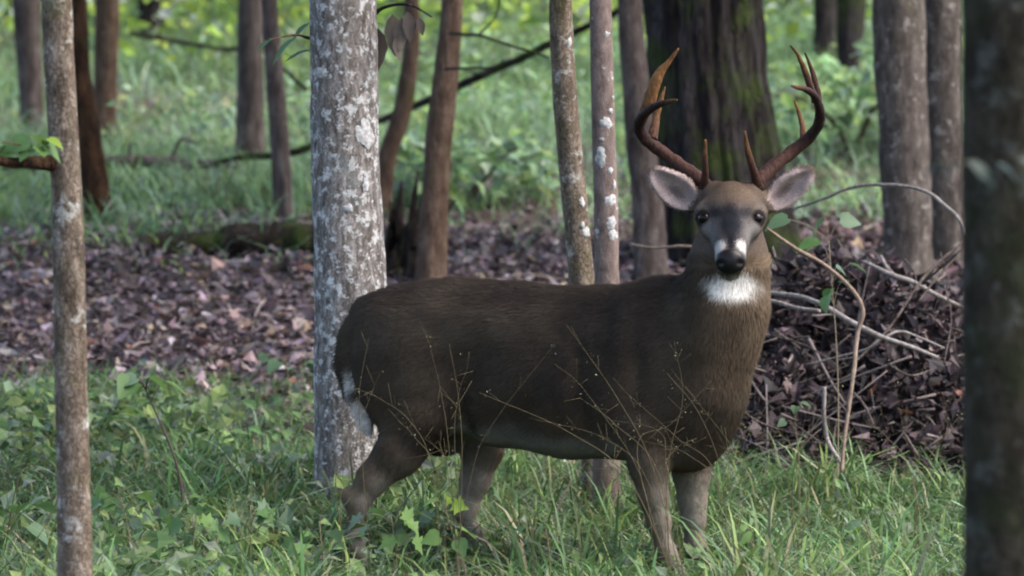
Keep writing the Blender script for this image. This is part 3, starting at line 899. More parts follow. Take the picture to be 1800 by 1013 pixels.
# short coat of hairs
def make_fur(nh):
    a = DV[DQ[:, 0]]; b = DV[DQ[:, 1]]; c = DV[DQ[:, 2]]; d = DV[DQ[:, 3]]
    ar = np.linalg.norm(np.cross(c - a, d - b), axis=1)
    Lq = DL[DQ].mean(1)
    w = ar * (Lq > .003) * np.where(Lq < .012, 2.2, 1.0)
    q = RNG.choice(len(DQ), nh, p=w / w.sum())
    u, v = RNG.random((2, nh, 1))
    p = (a[q] * (1 - u) + b[q] * u) * (1 - v) + (d[q] * (1 - u) + c[q] * u) * v
    n = DN[DQ[q, 0]]; col = DC[DQ[q, 0]]; L = DL[DQ[q]].mean(1) * RNG.uniform(.7, 1.3, nh)
    px, py = to_px(p)
    comb = -AX * .8 - UPZ * .55 + RNG.normal(size=(nh, 3)) * .25
    hd = (p[:, 2] > .98) & (p[:, 1] < -.2)
    comb = np.where(hd[:, None], np.array([0, .7, .35]) + RNG.normal(size=(nh, 3)) * .25, comb)
    low = p[:, 2] < .42
    comb = np.where(low[:, None], np.array([-.2, 0, -1.0]) + RNG.normal(size=(nh, 3)) * .15, comb)
    ng = (px > 1200) & (p[:, 2] > .55) & ~hd
    comb = np.where(ng[:, None], np.array([-.15, .25, -1.0]) + RNG.normal(size=(nh, 3)) * .25, comb)
    t = comb - n * (comb * n).sum(1)[:, None]; t /= np.linalg.norm(t, axis=1)[:, None] + 1e-9
    dr = t * .92 + n * .30
    s = np.cross(dr, n); s /= np.linalg.norm(s, axis=1)[:, None] + 1e-9
    W = .0011 + L * .03
    V = np.stack([p - s * W[:, None] - n * .001, p + s * W[:, None] - n * .001, p + dr * L[:, None]], 1).reshape(-1, 3)
    F = np.arange(3 * nh).reshape(-1, 3)
    k = RNG.uniform(.78, 1.22, (nh, 1))
    cc = np.repeat(np.clip(col * k, .004, .8), 3, 0)
    cc = np.concatenate([cc, np.zeros((len(cc), 1))], 1)
    return np_mesh('fur', V - DEER, [F], cc, True, np.repeat(n, 3, 0))
fur = link('fur', make_fur(150000), M_FUR, deer)
tag(fur, kind='stuff')

# eyes
def ball(c, r, seg=20, rings=14, sc=(1, 1, 1)):
    th = np.linspace(0, np.pi, rings); ph = np.linspace(0, 2 * np.pi, seg, endpoint=False)
    V = np.stack([np.outer(np.sin(th), np.cos(ph)) * sc[0], np.outer(np.sin(th), np.sin(ph)) * sc[1], np.outer(np.cos(th), np.ones(seg)) * sc[2]], -1).reshape(-1, 3) * r + c
    i = np.arange(rings - 1)[:, None] * seg; j = np.arange(seg)[None]; j2 = (j + 1) % seg
    return V, [np.stack([i + j, i + seg + j, i + seg + j2, i + j2], -1).reshape(-1, 4)]
m_eye, _, b_, _ = new_mat('eye'); b_.inputs['Base Color'].default_value = (.004, .003, .003, 1); b_.inputs['Roughness'].default_value = .12; b_.inputs['Specular IOR Level'].default_value = .12
for sx in (-1, 1):
    V, F = ball(P(1284 + sx * 45, 384, -.378), .0205, 20, 14, (1, 1, .9))
    link('eye', np_mesh('eye', V - DEER, F), m_eye, deer)

# antlers
M_ANTLER = None
def mat_antler():
    m, nt, b, out = new_mat('antler')
    at = nt.nodes.new('ShaderNodeAttribute'); at.attribute_name = 'Col'
    tc = nt.nodes.new('ShaderNodeTexCoord')
    mp = nt.nodes.new('ShaderNodeMapping'); mp.inputs['Scale'].default_value = (1, 1, .4)
    nt.links.new(tc.outputs['Object'], mp.inputs['Vector'])
    nz = nt.nodes.new('ShaderNodeTexNoise'); nz.inputs['Scale'].default_value = 110; nz.inputs['Detail'].default_value = 4
    nt.links.new(mp.outputs['Vector'], nz.inputs['Vector'])
    mr = nt.nodes.new('ShaderNodeMapRange'); mr.inputs['To Min'].default_value = .2; mr.inputs['To Max'].default_value = 1.8
    nt.links.new(nz.outputs['Fac'], mr.inputs['Value'])
    mul = nt.nodes.new('ShaderNodeVectorMath'); mul.operation = 'SCALE'
    nt.links.new(at.outputs['Color'], mul.inputs[0]); nt.links.new(mr.outputs['Result'], mul.inputs['Scale'])
    nt.links.new(mul.outputs['Vector'], b.inputs['Base Color'])
    b.inputs['Roughness'].default_value = .68; b.inputs['Specular IOR Level'].default_value = .08
    bp = nt.nodes.new('ShaderNodeBump'); bp.inputs['Strength'].default_value = .9; bp.inputs['Distance'].default_value = .006
    nt.links.new(nz.outputs['Fac'], bp.inputs['Height']); nt.links.new(bp.outputs['Normal'], b.inputs['Normal'])
    return m
M_ANTLER = mat_antler()
DKC = np.array([.016, .009, .008]); GOLD = np.array([.115, .056, .023]); RED = np.array([.034, .016, .012])
def horn(acc, js, cols, n=36, seg=12):
    """js: (px, py, Y, width px)"""
    pts = catmull([P(a, b, c) for a, b, c, w in js], n)
    r = np.interp(np.linspace(0, len(js) - 1, n), np.arange(len(js)), [w * S_PX / 2 for *_, w in js])
    V, F = sweep(pts, r, seg, True, lambda p, a, i: (fbm(p * 60, 3, 2) - .5) * .34 + (np.abs(fbm(p * np.array([130, 130, 40.]), 6, 2) - .5)) * -.3)
    t = np.concatenate([np.repeat(np.linspace(0, 1, n), seg), [0, 1]])
    cs = np.array(cols); k = np.linspace(0, 1, len(cs))
    acc.add(V, F, np.stack([np.interp(t, k, cs[:, i]) for i in range(3)], -1))
def antler(main, tines, burr):
    a = Acc(); horn(a, main[0], main[1], 60)
    V, F = ball(P(*burr), .023, 28, 18, (1.1, 1.0, .62)); V = V + (V - P(*burr)) * ((fbm(V * 110, 8, 2)[:, None] - .5) * 1.3)
    a.add(V, F, RED * .8)
    o = link('antler', a.mesh('antler', origin=DEER), M_ANTLER, deer)
    for js, cols in tines:
        b = Acc(); horn(b, js, cols)
        link('tine', b.mesh('tine', origin=DEER), M_ANTLER, o)
antler(([(1246, 334, -.27, 26), (1232, 318, -.25, 26), (1205, 297, -.21, 24), (1170, 272, -.17, 23), (1138, 248, -.17, 23), (1123, 224, -.20, 21), (1130, 203, -.27, 17), (1152, 187, -.34, 13), (1175, 179, -.39, 9), (1190, 176, -.42, 4)], [RED * .7, RED, RED, DKC, DKC, DKC, GOLD * .6]),
       [([(1146, 246, -.165, 20), (1154, 205, -.13, 13), (1162, 175, -.12, 9), (1169, 153, -.12, 3)], [RED, GOLD * .7, GOLD * .8]),
        ([(1126, 218, -.21, 16), (1138, 188, -.24, 23), (1150, 150, -.26, 23), (1160, 128, -.27, 17), (1175, 110, -.28, 10), (1193, 85, -.29, 3)], [RED, GOLD, GOLD, GOLD * .9]),
        ([(1238, 330, -.29, 16), (1240, 300, -.32, 12), (1239, 272, -.34, 10), (1240, 246, -.355, 4)], [RED * .8, RED, GOLD * .8])],
       (1240, 330, -.268))
antler(([(1322, 336, -.27, 26), (1332, 320, -.25, 28), (1355, 297, -.21, 25), (1390, 268, -.17, 23), (1422, 243, -.17, 22), (1440, 215, -.21, 20), (1440, 190, -.26, 17), (1431, 168, -.31, 14), (1415, 157, -.36, 10), (1402, 154, -.39, 8), (1391, 151, -.41, 4)], [RED * .7, RED, RED, DKC, DKC, DKC, RED, GOLD * .8]),
       [([(1413, 250, -.165, 16), (1410, 220, -.13, 10), (1403, 195, -.12, 7), (1396, 177, -.12, 3)], [RED, GOLD * .6, GOLD * .7]),
        ([(1434, 180, -.27, 15), (1424, 150, -.27, 12), (1412, 118, -.28, 10), (1402, 96, -.285, 6), (1389, 80, -.29, 3)], [DKC, RED, GOLD * .6, DKC]),
        ([(1440, 200, -.24, 15), (1437, 165, -.23, 13), (1429, 130, -.225, 9), (1422, 110, -.22, 6), (1415, 93, -.22, 3)], [DKC, RED, RED, DKC]),
        ([(1331, 325, -.29, 18), (1324, 298, -.32, 14), (1316, 272, -.34, 11), (1312, 250, -.35, 8), (1309, 231, -.36, 4)], [RED * .8, RED, GOLD * .5, GOLD * .7])],
       (1328, 328, -.268))

# ------------------------------------------------------------------ litter, grass and undergrowth (uncountable)
def scatter(n, x0, x1, y0, y1, dens=None, rng=RNG):
    """points on the ground, thinned by a density function; spread keeps to the view's widening wedge"""
    out = np.zeros((0, 2))
    while len(out) < n:
        y = rng.uniform(y0, y1, n * 2)
        k = (y + DIST) / DIST
        x = rng.uniform(x0, x1, n * 2) * k
        keep = rng.random(n * 2) < k / ((y1 + DIST) / DIST)
        if dens is not None: keep &= rng.random(n * 2) < dens(x, y)
        out = np.vstack([out, np.stack([x, y], -1)[keep]])
    out = out[:n]
    return np.concatenate([out, gh(out[:, 0], out[:, 1])[:, None]], 1)

def n2(x, y, s, seed):
    return fbm(np.stack([x * s, y * s, 0 * x], -1), seed, 2)

def px_of(x, y):
    return 900 + x / (y + DIST) * F_PX

def litter_d(x, y):
    d = sm(y, 2.2, 3.6) * (1 - sm(y, 7.0, 8.8))
    r = sm(px_of(x, y), 1150, 1350)
    d = np.maximum(d, r * sm(y, 1.5, 2.4) * (1 - sm(y, 8.0, 9.8)))
    return np.clip(d * (0.6 + .9 * sm(n2(x, y, 0.9, 61), .3, .6)), 0.06, 1)

DEADPAL = [((.075, .056, .060), 4), ((.110, .082, .088), 4), ((.155, .122, .128), 3), ((.23, .19, .195), 1.3), ((.038, .028, .031), 3), ((.15, .08, .055), .5), ((.26, .23, .235), .5), ((.19, .145, .105), 1.2)]
def litter(n, x0, x1, y0, y1, dens, lift=.02, size=(.028, .095)):
    p = scatter(n, x0, x1, y0, y1, dens)
    p[:, 2] += RNG.random(n) * lift
    U, V, N = rand_frames(n, (0, 0, 1), 0.55)
    L = size[0] + (size[1] - size[0]) * RNG.random(n) ** 1.6
    pts, F = leaf_cards(p - U * L[:, None] * .5, U, V, N, L, L * RNG.uniform(.4, .75, n), RNG.uniform(-.5, .6, n), RNG.uniform(-.3, .5, (n, 1)))
    return pts, [F], np.repeat(pick(DEADPAL, n, .3), 5, 0)
a = Acc()
a.add(*litter(52000, -3.2, 3.2, 2.0, 11.0, litter_d, .05))
a.add(*litter(9000, -3.2, 3.2, -3.0, 3.5, lambda x, y: 0 * x + 1, .02))
a.add(*litter(8000, -3.4, 3.4, 9, 22, lambda x, y: n2(x, y, .5, 8), .03))
tag(link('leaf_litter', a.mesh('leaf_litter', False), M_DEAD), 'brown and purple dead leaves littering the forest floor', 'leaf litter', kind='stuff')

def clumpy(s, seed, lo=.45, hi=.62, base=None):
    return lambda x, y: sm(n2(x, y, s, seed), lo, hi) * (base(x, y) if base else 1)
GREENS = [((.058, .112, .036), 4), ((.082, .145, .052), 4), ((.050, .090, .034), 1.5), ((.120, .170, .050), 3), ((.110, .150, .095), 2.6), ((.20, .185, .11), 1.2)]
SUNLIT_FAR = [((.110, .190, .080), 4), ((.145, .235, .105), 4), ((.18, .26, .075), 2.6), ((.17, .24, .16), 4), ((.08, .13, .06), .5)]  # greens lightened so the slope looks sunlit
def near_d(x, y):
    q = px_of(x, y)
    lim = np.where(q < 1150, 3.7, 2.3)
    d = 1 - sm(y, lim - 1.1, lim + .5)
    d = d * (0.30 + 1.25 * sm(n2(x, y, 1.3, 62), .32, .62))
    bare = sm(q, 860, 930) * (1 - sm(q, 1080, 1150)) * sm(y, .5, 1.1)
    return np.clip(d * (1 - .75 * bare), 0.0, 1)
def grass(n, x0, x1, y0, y1, dens, H, W, pal, lean=(.2, 1.1), tuft=6, spread=.035):
    m = n // tuft
    c = scatter(m, x0, x1, y0, y1, dens)
    p = np.repeat(c, tuft, 0); p[:, :2] += RNG.normal(size=(len(p), 2)) * spread
    p[:, 2] = gh(p[:, 0], p[:, 1]) - .01
    h = RNG.uniform(H[0], H[1], len(p)) * np.repeat((.45 + 1.0 * RNG.random(m)) * (.7 + .6 * n2(c[:, 0], c[:, 1], 1.7, 72)), tuft)
    q_ = px_of(p[:, 0], p[:, 1])
    h = h * np.where((p[:, 1] < .35) & (p[:, 1] > -1.9) & (((q_ > 560) & (q_ < 880)) | ((q_ > 1090) & (q_ < 1270))), .62, 1.0)
    V, F = blades(p, h, RNG.uniform(W[0], W[1], len(p)), RNG.uniform(lean[0], lean[1], len(p)), RNG.random(len(p)) * 6.283)
    pc = pick(pal, m, .2)
    return V, F, np.repeat(np.repeat(pc, tuft, 0) * RNG.uniform(.75, 1.25, (len(p), 1)), 7, 0)
a = Acc()
a.add(*grass(126000, -2.9, 2.9, -2.3, 4.2, near_d, (.06, .20), (.004, .0085), GREENS, (.3, 1.7), 7, .07))
a.add(*grass(13000, -2.9, 2.9, -2.1, 1.8, clumpy(2.2, 71, .42, .6, near_d), (.14, .32), (.006, .012), GREENS, (.3, 1.5), 6, .04))
tag(link('woodland_grass', a.mesh('woodland_grass'), M_GRASS), 'green grass growing round the deer\'s feet', 'grass', kind='stuff')
def far_d(x, y):
    q = px_of(x, y)
    lim = np.where(q < 620, 7.4, np.where(q < 1180, 8.2, 8.7))
    return np.clip(sm(y, lim - .8, lim + 1.6) * (0.25 + 1.1 * sm(n2(x, y, .6, 63), .3, .6)), .015, 1)
a = Acc()
a.add(*grass(205000, -3.0, 3.0, 6.5, 21, far_d, (.07, .24), (.006, .011), SUNLIT_FAR, (.4, 1.6), 6, .10))
tag(link('slope_grass', a.mesh('slope_grass'), M_GRASS), 'bright soft grass covering the slope behind the trees', 'grass', kind='stuff')

def undergrowth(n, x0, x1, y0, y1, dens, h, L, pal, up=.9):
    p = scatter(n, x0, x1, y0, y1, dens)
    p[:, 2] += RNG.uniform(h[0], h[1], n)
    U, V, N = rand_frames(n, (0, -.25, 1), up)
    l = RNG.uniform(*L, n)
    pts, F = leaf_cards(p, U, V, N, l, l * RNG.uniform(.5, .8, n), RNG.uniform(0, .4, n), .15)
    return pts, [F], np.repeat(pick(pal, n, .22), 5, 0)
a = Acc()
a.add(*undergrowth(3600, -2.9, -0.2, -1.9, 3.0, clumpy(1.9, 70, .40, .58, near_d), (.03, .19), (.035, .09), [((.070, .120, .045), 3), ((.10, .155, .055), 3), ((.14, .19, .06), 1), ((.11, .145, .095), 2)]))
a.add(*undergrowth(5200, -2.9, 2.9, -1.9, 3.8, clumpy(1.6, 64, .40, .60, near_d), (.02, .13), (.02, .06), [((.065, .115, .045), 3), ((.09, .145, .055), 3), ((.12, .17, .055), 1.4), ((.10, .13, .09), 2)]))
tag(link('ground_cover', a.mesh('ground_cover', False), M_LEAF), 'low broad-leaved ground cover among the grass', 'ground cover', kind='stuff')
a = Acc()
SUNLIT_LEAF = [((.20, .29, .05), 3), ((.28, .37, .06), 3), ((.13, .21, .05), 1.6), ((.21, .26, .15), 1.2), ((.34, .38, .32), .5)]  # leaf colours raised to stand in for sun on the far slope
a.add(*undergrowth(4600, -3.2, 3.2, 9.5, 19, clumpy(.7, 65, .45, .65, far_d), (.05, .35), (.03, .08), SUNLIT_FAR))
a.add(*undergrowth(15000, -3.3, 3.3, 14, 27, clumpy(.6, 66, .35, .6), (.1, 1.1), (.06, .14), SUNLIT_LEAF))
tag(link('slope_undergrowth', a.mesh('slope_undergrowth', False), M_LEAF), 'leafy undergrowth scattered over the far slope', 'undergrowth', kind='stuff')

tw = Acc()
sp_ = scatter(260, -2.3, 2.3, 2.5, 10.5)
for p0 in sp_:
    d = RNG.normal(size=3) * np.array([.16, .16, .015])
    V, F = sweep(catmull([p0 - d, p0 + RNG.normal(size=3) * .02, p0 + d], 8), np.linspace(.006, .002, 8) * RNG.uniform(.6, 1.5), 5)
    V[:, 2] += gh(V[:, 0], V[:, 1]) - p0[2] + .02
    tw.add(V, F, np.array([.15, .125, .115]) * RNG.uniform(.35, 1.4))
tag(link('litter_twigs', tw.mesh('litter_twigs'), M_STEM), 'thin dead twigs scattered over the leaf litter', 'twigs', kind='stuff')

# ------------------------------------------------------------------ shrubs of the far slope
def shrub(px, py, Y, w, h, n, pal, label, group, name='shrub'):
    q = P(px, py, Y); g = gz(q[0], Y); base = np.array([q[0], Y, g])
    t = thing(name, base, label, 'shrub', group)
    for k in range(4):
        a_ = RNG.random() * 6.28; tip = np.array([math.cos(a_) * w * .5, math.sin(a_) * w * .4, h * RNG.uniform(.7, 1)])
        V, F = sweep(catmull([(0, 0, -.03), tip * np.array([.3, .3, .55]), tip], 8), np.linspace(.012, .004, 8), 5)
        link('stem', np_mesh('stem', V, F), BARK['brown'], t)
    d = RNG.normal(size=(n, 3)); d /= np.linalg.norm(d, axis=1)[:, None]
    c = d * (RNG.random((n, 1)) ** .5) * np.array([w * .6, w * .5, h * .55]) + np.array([0, 0, h * .62])
    keep = vnoise(c * 4 + px, 9) > .38
    c = c[keep]; n = len(c)
    c[:, 2] = np.maximum(c[:, 2], .03)
    U, V, N = rand_frames(n, (0, -.3, 1), .8)
    L = RNG.uniform(.06, .13, n)
    pts, F = leaf_cards(c, U, V, N, L, L * .6, .2, .15)
    link('foliage', np_mesh('foliage', pts, [F], np.repeat(pick(pal, n, .22), 5, 0), False), M_LEAF, t)
for (px, Y, w, h, lab) in (
        (15, 17.5, 1.3, 1.2, 'bright shrub up the slope at the picture\'s upper left corner'),
        (110, 20, 1.4, 1.4, 'bright shrub far behind the slender scaly-barked tree'),
        (228, 18.5, 1.2, 1.0, 'bright shrub left of the short-looking far dark trunk'),
        (350, 17, 1.3, 1.0, 'bright yellow-green shrub under the thin dark branch'),
        (385, 21, 1.5, 1.6, 'tall bright shrub behind the far thin grey trunk'),
        (525, 18.5, 1.2, 1.2, 'bright shrub between the close pair of trunks and pale tree'),
        (690, 18, 1.1, 1.2, 'bright shrub between pale tree and thin curved trunk'),
        (755, 21, 1.4, 1.5, 'bright shrub between thin curved trunk and reddish brown trunk'),
        (865, 17.5, 1.3, 1.1, 'lower bright shrub between reddish brown trunk and thin leaning tree'),
        (915, 21, 1.5, 1.7, 'taller bright shrub behind the gap left of the thin leaning tree'),
        (1025, 18.5, 1.2, 1.3, 'bright shrub between the two thin trees behind the deer\'s back'),
        (1085, 21, 1.3, 1.5, 'bright shrub left of the slim grey trunk'),
        (1395, 17.5, 1.2, 1.3, 'bright yellow-green shrub above the right antler'),
        (1440, 22, 1.6, 1.7, 'tall bright shrub behind the far dark trunks right of the antlers'),
        (1545, 19, 1.2, 1.1, 'bright shrub at the left side of the grey mottled trunk'),
        (1190, 24, 1.8, 1.8, 'bright shrub hidden behind the massive dark tree'),
        (300, 24, 1.8, 1.9, 'tall bright shrub at the top left of the far slope'),
        (620, 24, 1.8, 1.9, 'tall bright shrub farthest behind the pale tree')):
    shrub(px, 0, Y, w, h, 900, SUNLIT_LEAF, lab, 'shrubs on the far slope')
for (px, Y, w, h, lab) in ((1500, 10.5, .9, .5, 'low green shrub on the slope between the antlers and grey mottled trunk'), (820, 9.0, .8, .3, 'low green shrub on the slope right of the reddish brown leaning trunk')):
    shrub(px, 300, Y, w, h, 420, SUNLIT_FAR, lab, None)

# ------------------------------------------------------------------ logs, stump and fallen branches
def limb_mesh(js, Yd=None, seg=10, n=40, seed=0, rough=.12, origin=(0, 0, 0)):
    pts = catmull([P(*j[:3]) for j in js], n)
    r = np.interp(np.linspace(0, len(js) - 1, n), np.arange(len(js)), [j[3] * mpp(j[2]) / 2 for j in js])
    pts = pts + (np.stack([fbm(pts * 9, seed + k, 2) for k in range(3)], -1) - .5) * r[:, None] * 1.2
    V, F = sweep(pts, r, seg, True, lambda p, a, i: (fbm(p * 22, seed, 3) - .5) * rough * 2)
    return np_mesh('limb', V - np.asarray(origin), F)
def lay_branch(name, js, bark, label, cat, seed=0, twigs=(), rough=.12, seg=10, n=40):
    o0 = P(*js[0][:3])
    t = thing(name, o0, label, cat)
    link('limb', limb_mesh(js, None, seg, n, seed, rough, o0), BARK[bark], t)
    for k, tw in enumerate(twigs): link('twig', limb_mesh(tw, None, 6, 16, seed + k + 1, .1, o0), BARK[bark], t)
    return t
def on_ground(px, py, dz=0):
    """depth of the ground at a pixel"""
    return float(G(px, py)[1])
yl = on_ground(400, 452)
lay_branch('log', [(238, 434, yl, 44), (300, 432, yl, 40), (380, 430, yl, 46), (455, 420, yl, 56), (520, 424, yl, 60), (570, 432, yl, 54)], 'rotten', 'rotten mossy log lying on the leaf litter behind the pale tree', 'log', 81, rough=.35, seg=20, n=70)
y2 = on_ground(300, 332)
lay_branch('fallen_log', [(-20, 292, y2, 16), (120, 284, y2, 20), (230, 286, y2, 24), (340, 289, y2, 20), (420, 292, y2, 12)], 'grey', 'grey fallen log across the slope left of the close pair of trunks', 'log', 83, twigs=[[(300, 288, y2, 9), (316, 246, y2, 7), (345, 252, y2, 5)], [(225, 286, y2, 8), (228, 252, y2, 5)], [(150, 284, y2, 8), (110, 240, y2, 5), (90, 232, y2, 4)], [(228, 286, y2, 10), (215, 345, y2, 7)], [(362, 290, y2, 9), (374, 345, y2, 6)], [(60, 288, y2, 9), (52, 345, y2, 6)]])
lay_branch('fallen_branch', [(350, 296, 9.3, 8), (420, 278, 9.2, 12), (480, 274, 9.1, 14), (520, 266, 9.0, 14), (590, 240, 9.0, 14), (680, 208, 9.0, 13), (800, 155, 8.8, 15), (900, 108, 8.6, 15), (960, 80, 8.5, 14), (1095, 16, 8.3, 12), (1200, -40, 8.2, 10)], 'dark', 'long dark branch slanting up behind the trunks to the massive tree', 'branch', 84, twigs=[[(540, 160, 9.6, 8), (500, 122, 9.6, 6), (470, 95, 9.6, 4)], [(880, 118, 8.7, 6), (850, 130, 8.6, 4), (810, 122, 8.5, 3)]])
lay_branch('thin_branch', [(230, 60, 14.5, 9), (300, 70, 14.2, 8), (360, 82, 14, 8), (425, 88, 13.6, 8)], 'rotten', 'thin dark branch sticking out left of the close pair of trunks', 'branch', 85)
# broken stump
def stump(px, py_top, Y, w, label, jag=.14, lean=-.1):
    q = P(px, py_top, Y); g = gz(q[0], Y); H = q[2] - g
    n, seg = 30, 36
    z = np.linspace(-.05, H, n); path = np.stack([lean * (z / H), 0 * z, z], -1)
    r = w * mpp(Y) / 2 * (1.5 - .55 * np.clip(z / H * 1.6, 0, 1))
    V, F = sweep(path, r, seg, True, lambda p, a, i: (fbm(np.stack([np.cos(a) * 2.5 + 9, np.sin(a) * 2.5, p[:, 2] * 3], -1), 91, 3) - .5) * .7)
    top = V[:, 2] > H * .55
    ang = np.arctan2(V[:, 1], V[:, 0] - lean)
    V[:, 2] -= np.where(top, (V[:, 2] / H - .55) / .45 * H * (.15 + .75 * vnoise(np.stack([np.cos(ang) * 2.2 + 5, np.sin(ang) * 2.2 + 5, 0 * ang], -1), 92)), 0)
    base = np.array([q[0], Y, g])
    t = thing('broken_stump', base, label, 'stump')
    link('wood', np_mesh('wood', V, F), BARK['rotten'], t)
    for k in range(5):
        a_ = k * 1.3 + .4
        V2, F2 = sweep(catmull([(math.cos(a_) * .07, math.sin(a_) * .07, H * .35), (math.cos(a_) * .10, math.sin(a_) * .09, H * .6), (math.cos(a_) * .12 + .03, math.sin(a_) * .1, H * (.75 + .08 * k))], 10), np.linspace(.03, .006, 10), 7, True, lambda p, a, i: (fbm(p * 30, 4, 2) - .5) * .6)
        link('splinter', np_mesh('splinter', V2, F2), BARK['rotten'], t)
stump(742, 300, 6.35, 40, 'jagged rotten stump at the foot of the reddish brown trunk')
stump(700, 372, 6.6, 66, 'low crumbling stump between the pale tree and reddish brown trunk', lean=.03)

# ------------------------------------------------------------------ heap of dead leaves and sticks beside the deer
HB = P(1500, 800, 2.6)
hb = np.array([HB[0], 2.6, gz(HB[0], 2.6)])
heap = thing('brush_heap', hb, 'dark heap of dead leaves and sticks beside the deer\'s chest', 'brush heap')
nL = 15000
u = RNG.uniform(-1.15, 1.2, nL); v = RNG.uniform(-1, 1, nL)
hx = hb[0] + u * .46; hy = 2.9 + v * 1.25
prof = np.clip(1 - (np.abs(u) / 1.25) ** 2.6, 0, 1) * np.clip(1 - np.abs(v) ** 2.2, 0, 1)
hz = gh(hx, hy) + prof * (.40 + .40 * vnoise(np.stack([hx * 3.5, hy * 3, 0 * hx], -1), 101)) * RNG.random(nL) ** .35
U, V, N = rand_frames(nL, (0, -.5, .8), 1.1)
L = .028 + .06 * RNG.random(nL) ** 1.5
pts, F = leaf_cards(np.stack([hx, hy, hz], -1), U, V, N, L, L * RNG.uniform(.4, .75, nL), RNG.uniform(-.6, .8, nL), RNG.uniform(-.3, .6, (nL, 1)))
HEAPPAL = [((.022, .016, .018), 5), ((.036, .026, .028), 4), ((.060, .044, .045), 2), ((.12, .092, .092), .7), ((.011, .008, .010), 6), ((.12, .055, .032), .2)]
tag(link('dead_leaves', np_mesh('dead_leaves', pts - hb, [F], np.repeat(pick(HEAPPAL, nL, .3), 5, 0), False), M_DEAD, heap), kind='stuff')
HS = [[(1340, 514, 1.9, 8), (1400, 520, 1.75, 9), (1445, 535, 1.6, 10), (1500, 568, 1.5, 11), (1565, 597, 1.45, 9), (1648, 628, 1.45, 6)],
      [(1345, 527, 1.9, 7), (1400, 540, 1.8, 8), (1440, 548, 1.7, 7)],
      [(1518, 460, 2.3, 6), (1570, 485, 2.2, 9), (1605, 497, 2.2, 9), (1650, 520, 2.2, 8), (1700, 542, 2.2, 6)],
      [(1548, 450, 2.3, 5), (1560, 472, 2.25, 6), (1572, 486, 2.2, 6)],
      [(1416, 641, 1.6, 3), (1480, 626, 1.55, 4), (1530, 612, 1.5, 5), (1560, 592, 1.48, 5), (1590, 584, 1.5, 5), (1660, 612, 1.5, 4)],
      [(1695, 424, 2.0, 5), (1640, 470, 1.9, 6), (1600, 520, 1.8, 5), (1560, 580, 1.7, 5), (1500, 640, 1.6, 4)],
      [(1692, 440, 2.0, 4), (1650, 485, 1.9, 4), (1615, 530, 1.8, 4)],
      [(1620, 500, 2.1, 4), (1690, 440, 2.0, 4)],
      [(1448, 680, 1.1, 8), (1447, 730, 1.1, 8), (1456, 775, 1.1, 8), (1478, 815, 1.0, 7)],
      [(1500, 690, 1.4, 4), (1520, 715, 1.35, 5), (1536, 748, 1.3, 4)],
      [(1300, 720, 1.4, 4), (1340, 745, 1.4, 4), (1420, 770, 1.3, 3)],
      [(1560, 640, 1.5, 4), (1600, 660, 1.5, 4), (1640, 650, 1.6, 3)],
      [(1360, 590, 1.8, 3), (1420, 610, 1.7, 4), (1470, 640, 1.6, 3)],
      [(1590, 455, 2.4, 3), (1608, 480, 2.3, 4), (1610, 520, 2.3, 3)],
      [(1660, 500, 2.0, 3), (1672, 560, 1.9, 3), (1660, 640, 1.8, 3)]]
for k, js in enumerate(HS):
    link('stick', limb_mesh(js, None, 7, 26, 120 + k, .15, hb), BARK['branch' if k in (0, 1, 2, 3, 4, 8) else 'grey'], heap)
tw = Acc()
for k in range(420):
    u0, v0 = RNG.uniform(-1.1, 1.15), RNG.uniform(-1, .3)
    x0, y0 = hb[0] + u0 * .46, 2.9 + v0 * 1.25
    z0 = gz(x0, y0) + max(0, 1 - (abs(u0) / 1.25) ** 2.6) * max(0, 1 - abs(v0) ** 2.2) * .5 * RNG.uniform(.2, 1.15)
    d = RNG.normal(size=3) * np.array([.22, .12, .10]); p0 = np.array([x0, y0, z0])
    V, F = sweep(catmull([p0 - d, p0 + RNG.normal(size=3) * .03, p0 + d], 9), np.linspace(.004, .0015, 9) * RNG.uniform(.6, 1.6), 5)
    V[:, 2] = np.maximum(V[:, 2], gh(V[:, 0], V[:, 1]))
    tw.add(V, F, np.array([.085, .070, .066]) * RNG.uniform(.25, 1.7))
tag(link('fine_twigs', tw.mesh('fine_twigs', True, hb), M_STEM, heap), kind='stuff')
# vines
VN = [([(1348, 402, .9, 5), (1400, 437, 1.0, 7), (1455, 470, 1.05, 7), (1500, 513, 1.05, 8), (1517, 548, 1.05, 9), (1506, 590, 1.05, 9), (1500, 650, 1.0, 8), (1487, 745, .95, 7), (1480, 830, .9, 7)], 'pale brown vine arching from behind the deer\'s ear down to the grass'),
      ([(1395, 368, 2.7, 5), (1440, 352, 2.6, 5), (1500, 330, 2.5, 6), (1560, 325, 2.4, 6), (1620, 334, 2.3, 7), (1660, 362, 2.2, 7), (1695, 405, 2.1, 7), (1705, 500, 2.1, 7), (1700, 760, 2.1, 7)], 'grey vine arching over the heap of dead leaves'),
      ([(1110, 430, 3.2, 4), (1150, 436, 3.1, 5), (1210, 434, 3.0, 5), (1290, 450, 3.0, 5), (1360, 560, 2.6, 5)], 'thin pale twig poking out left of the deer\'s neck')]
for k, (js, lab) in enumerate(VN):
    lay_branch('vine', js, 'vine' if k != 1 else 'branch', lab, 'vine', 140 + k, rough=.3, seg=8, n=90)

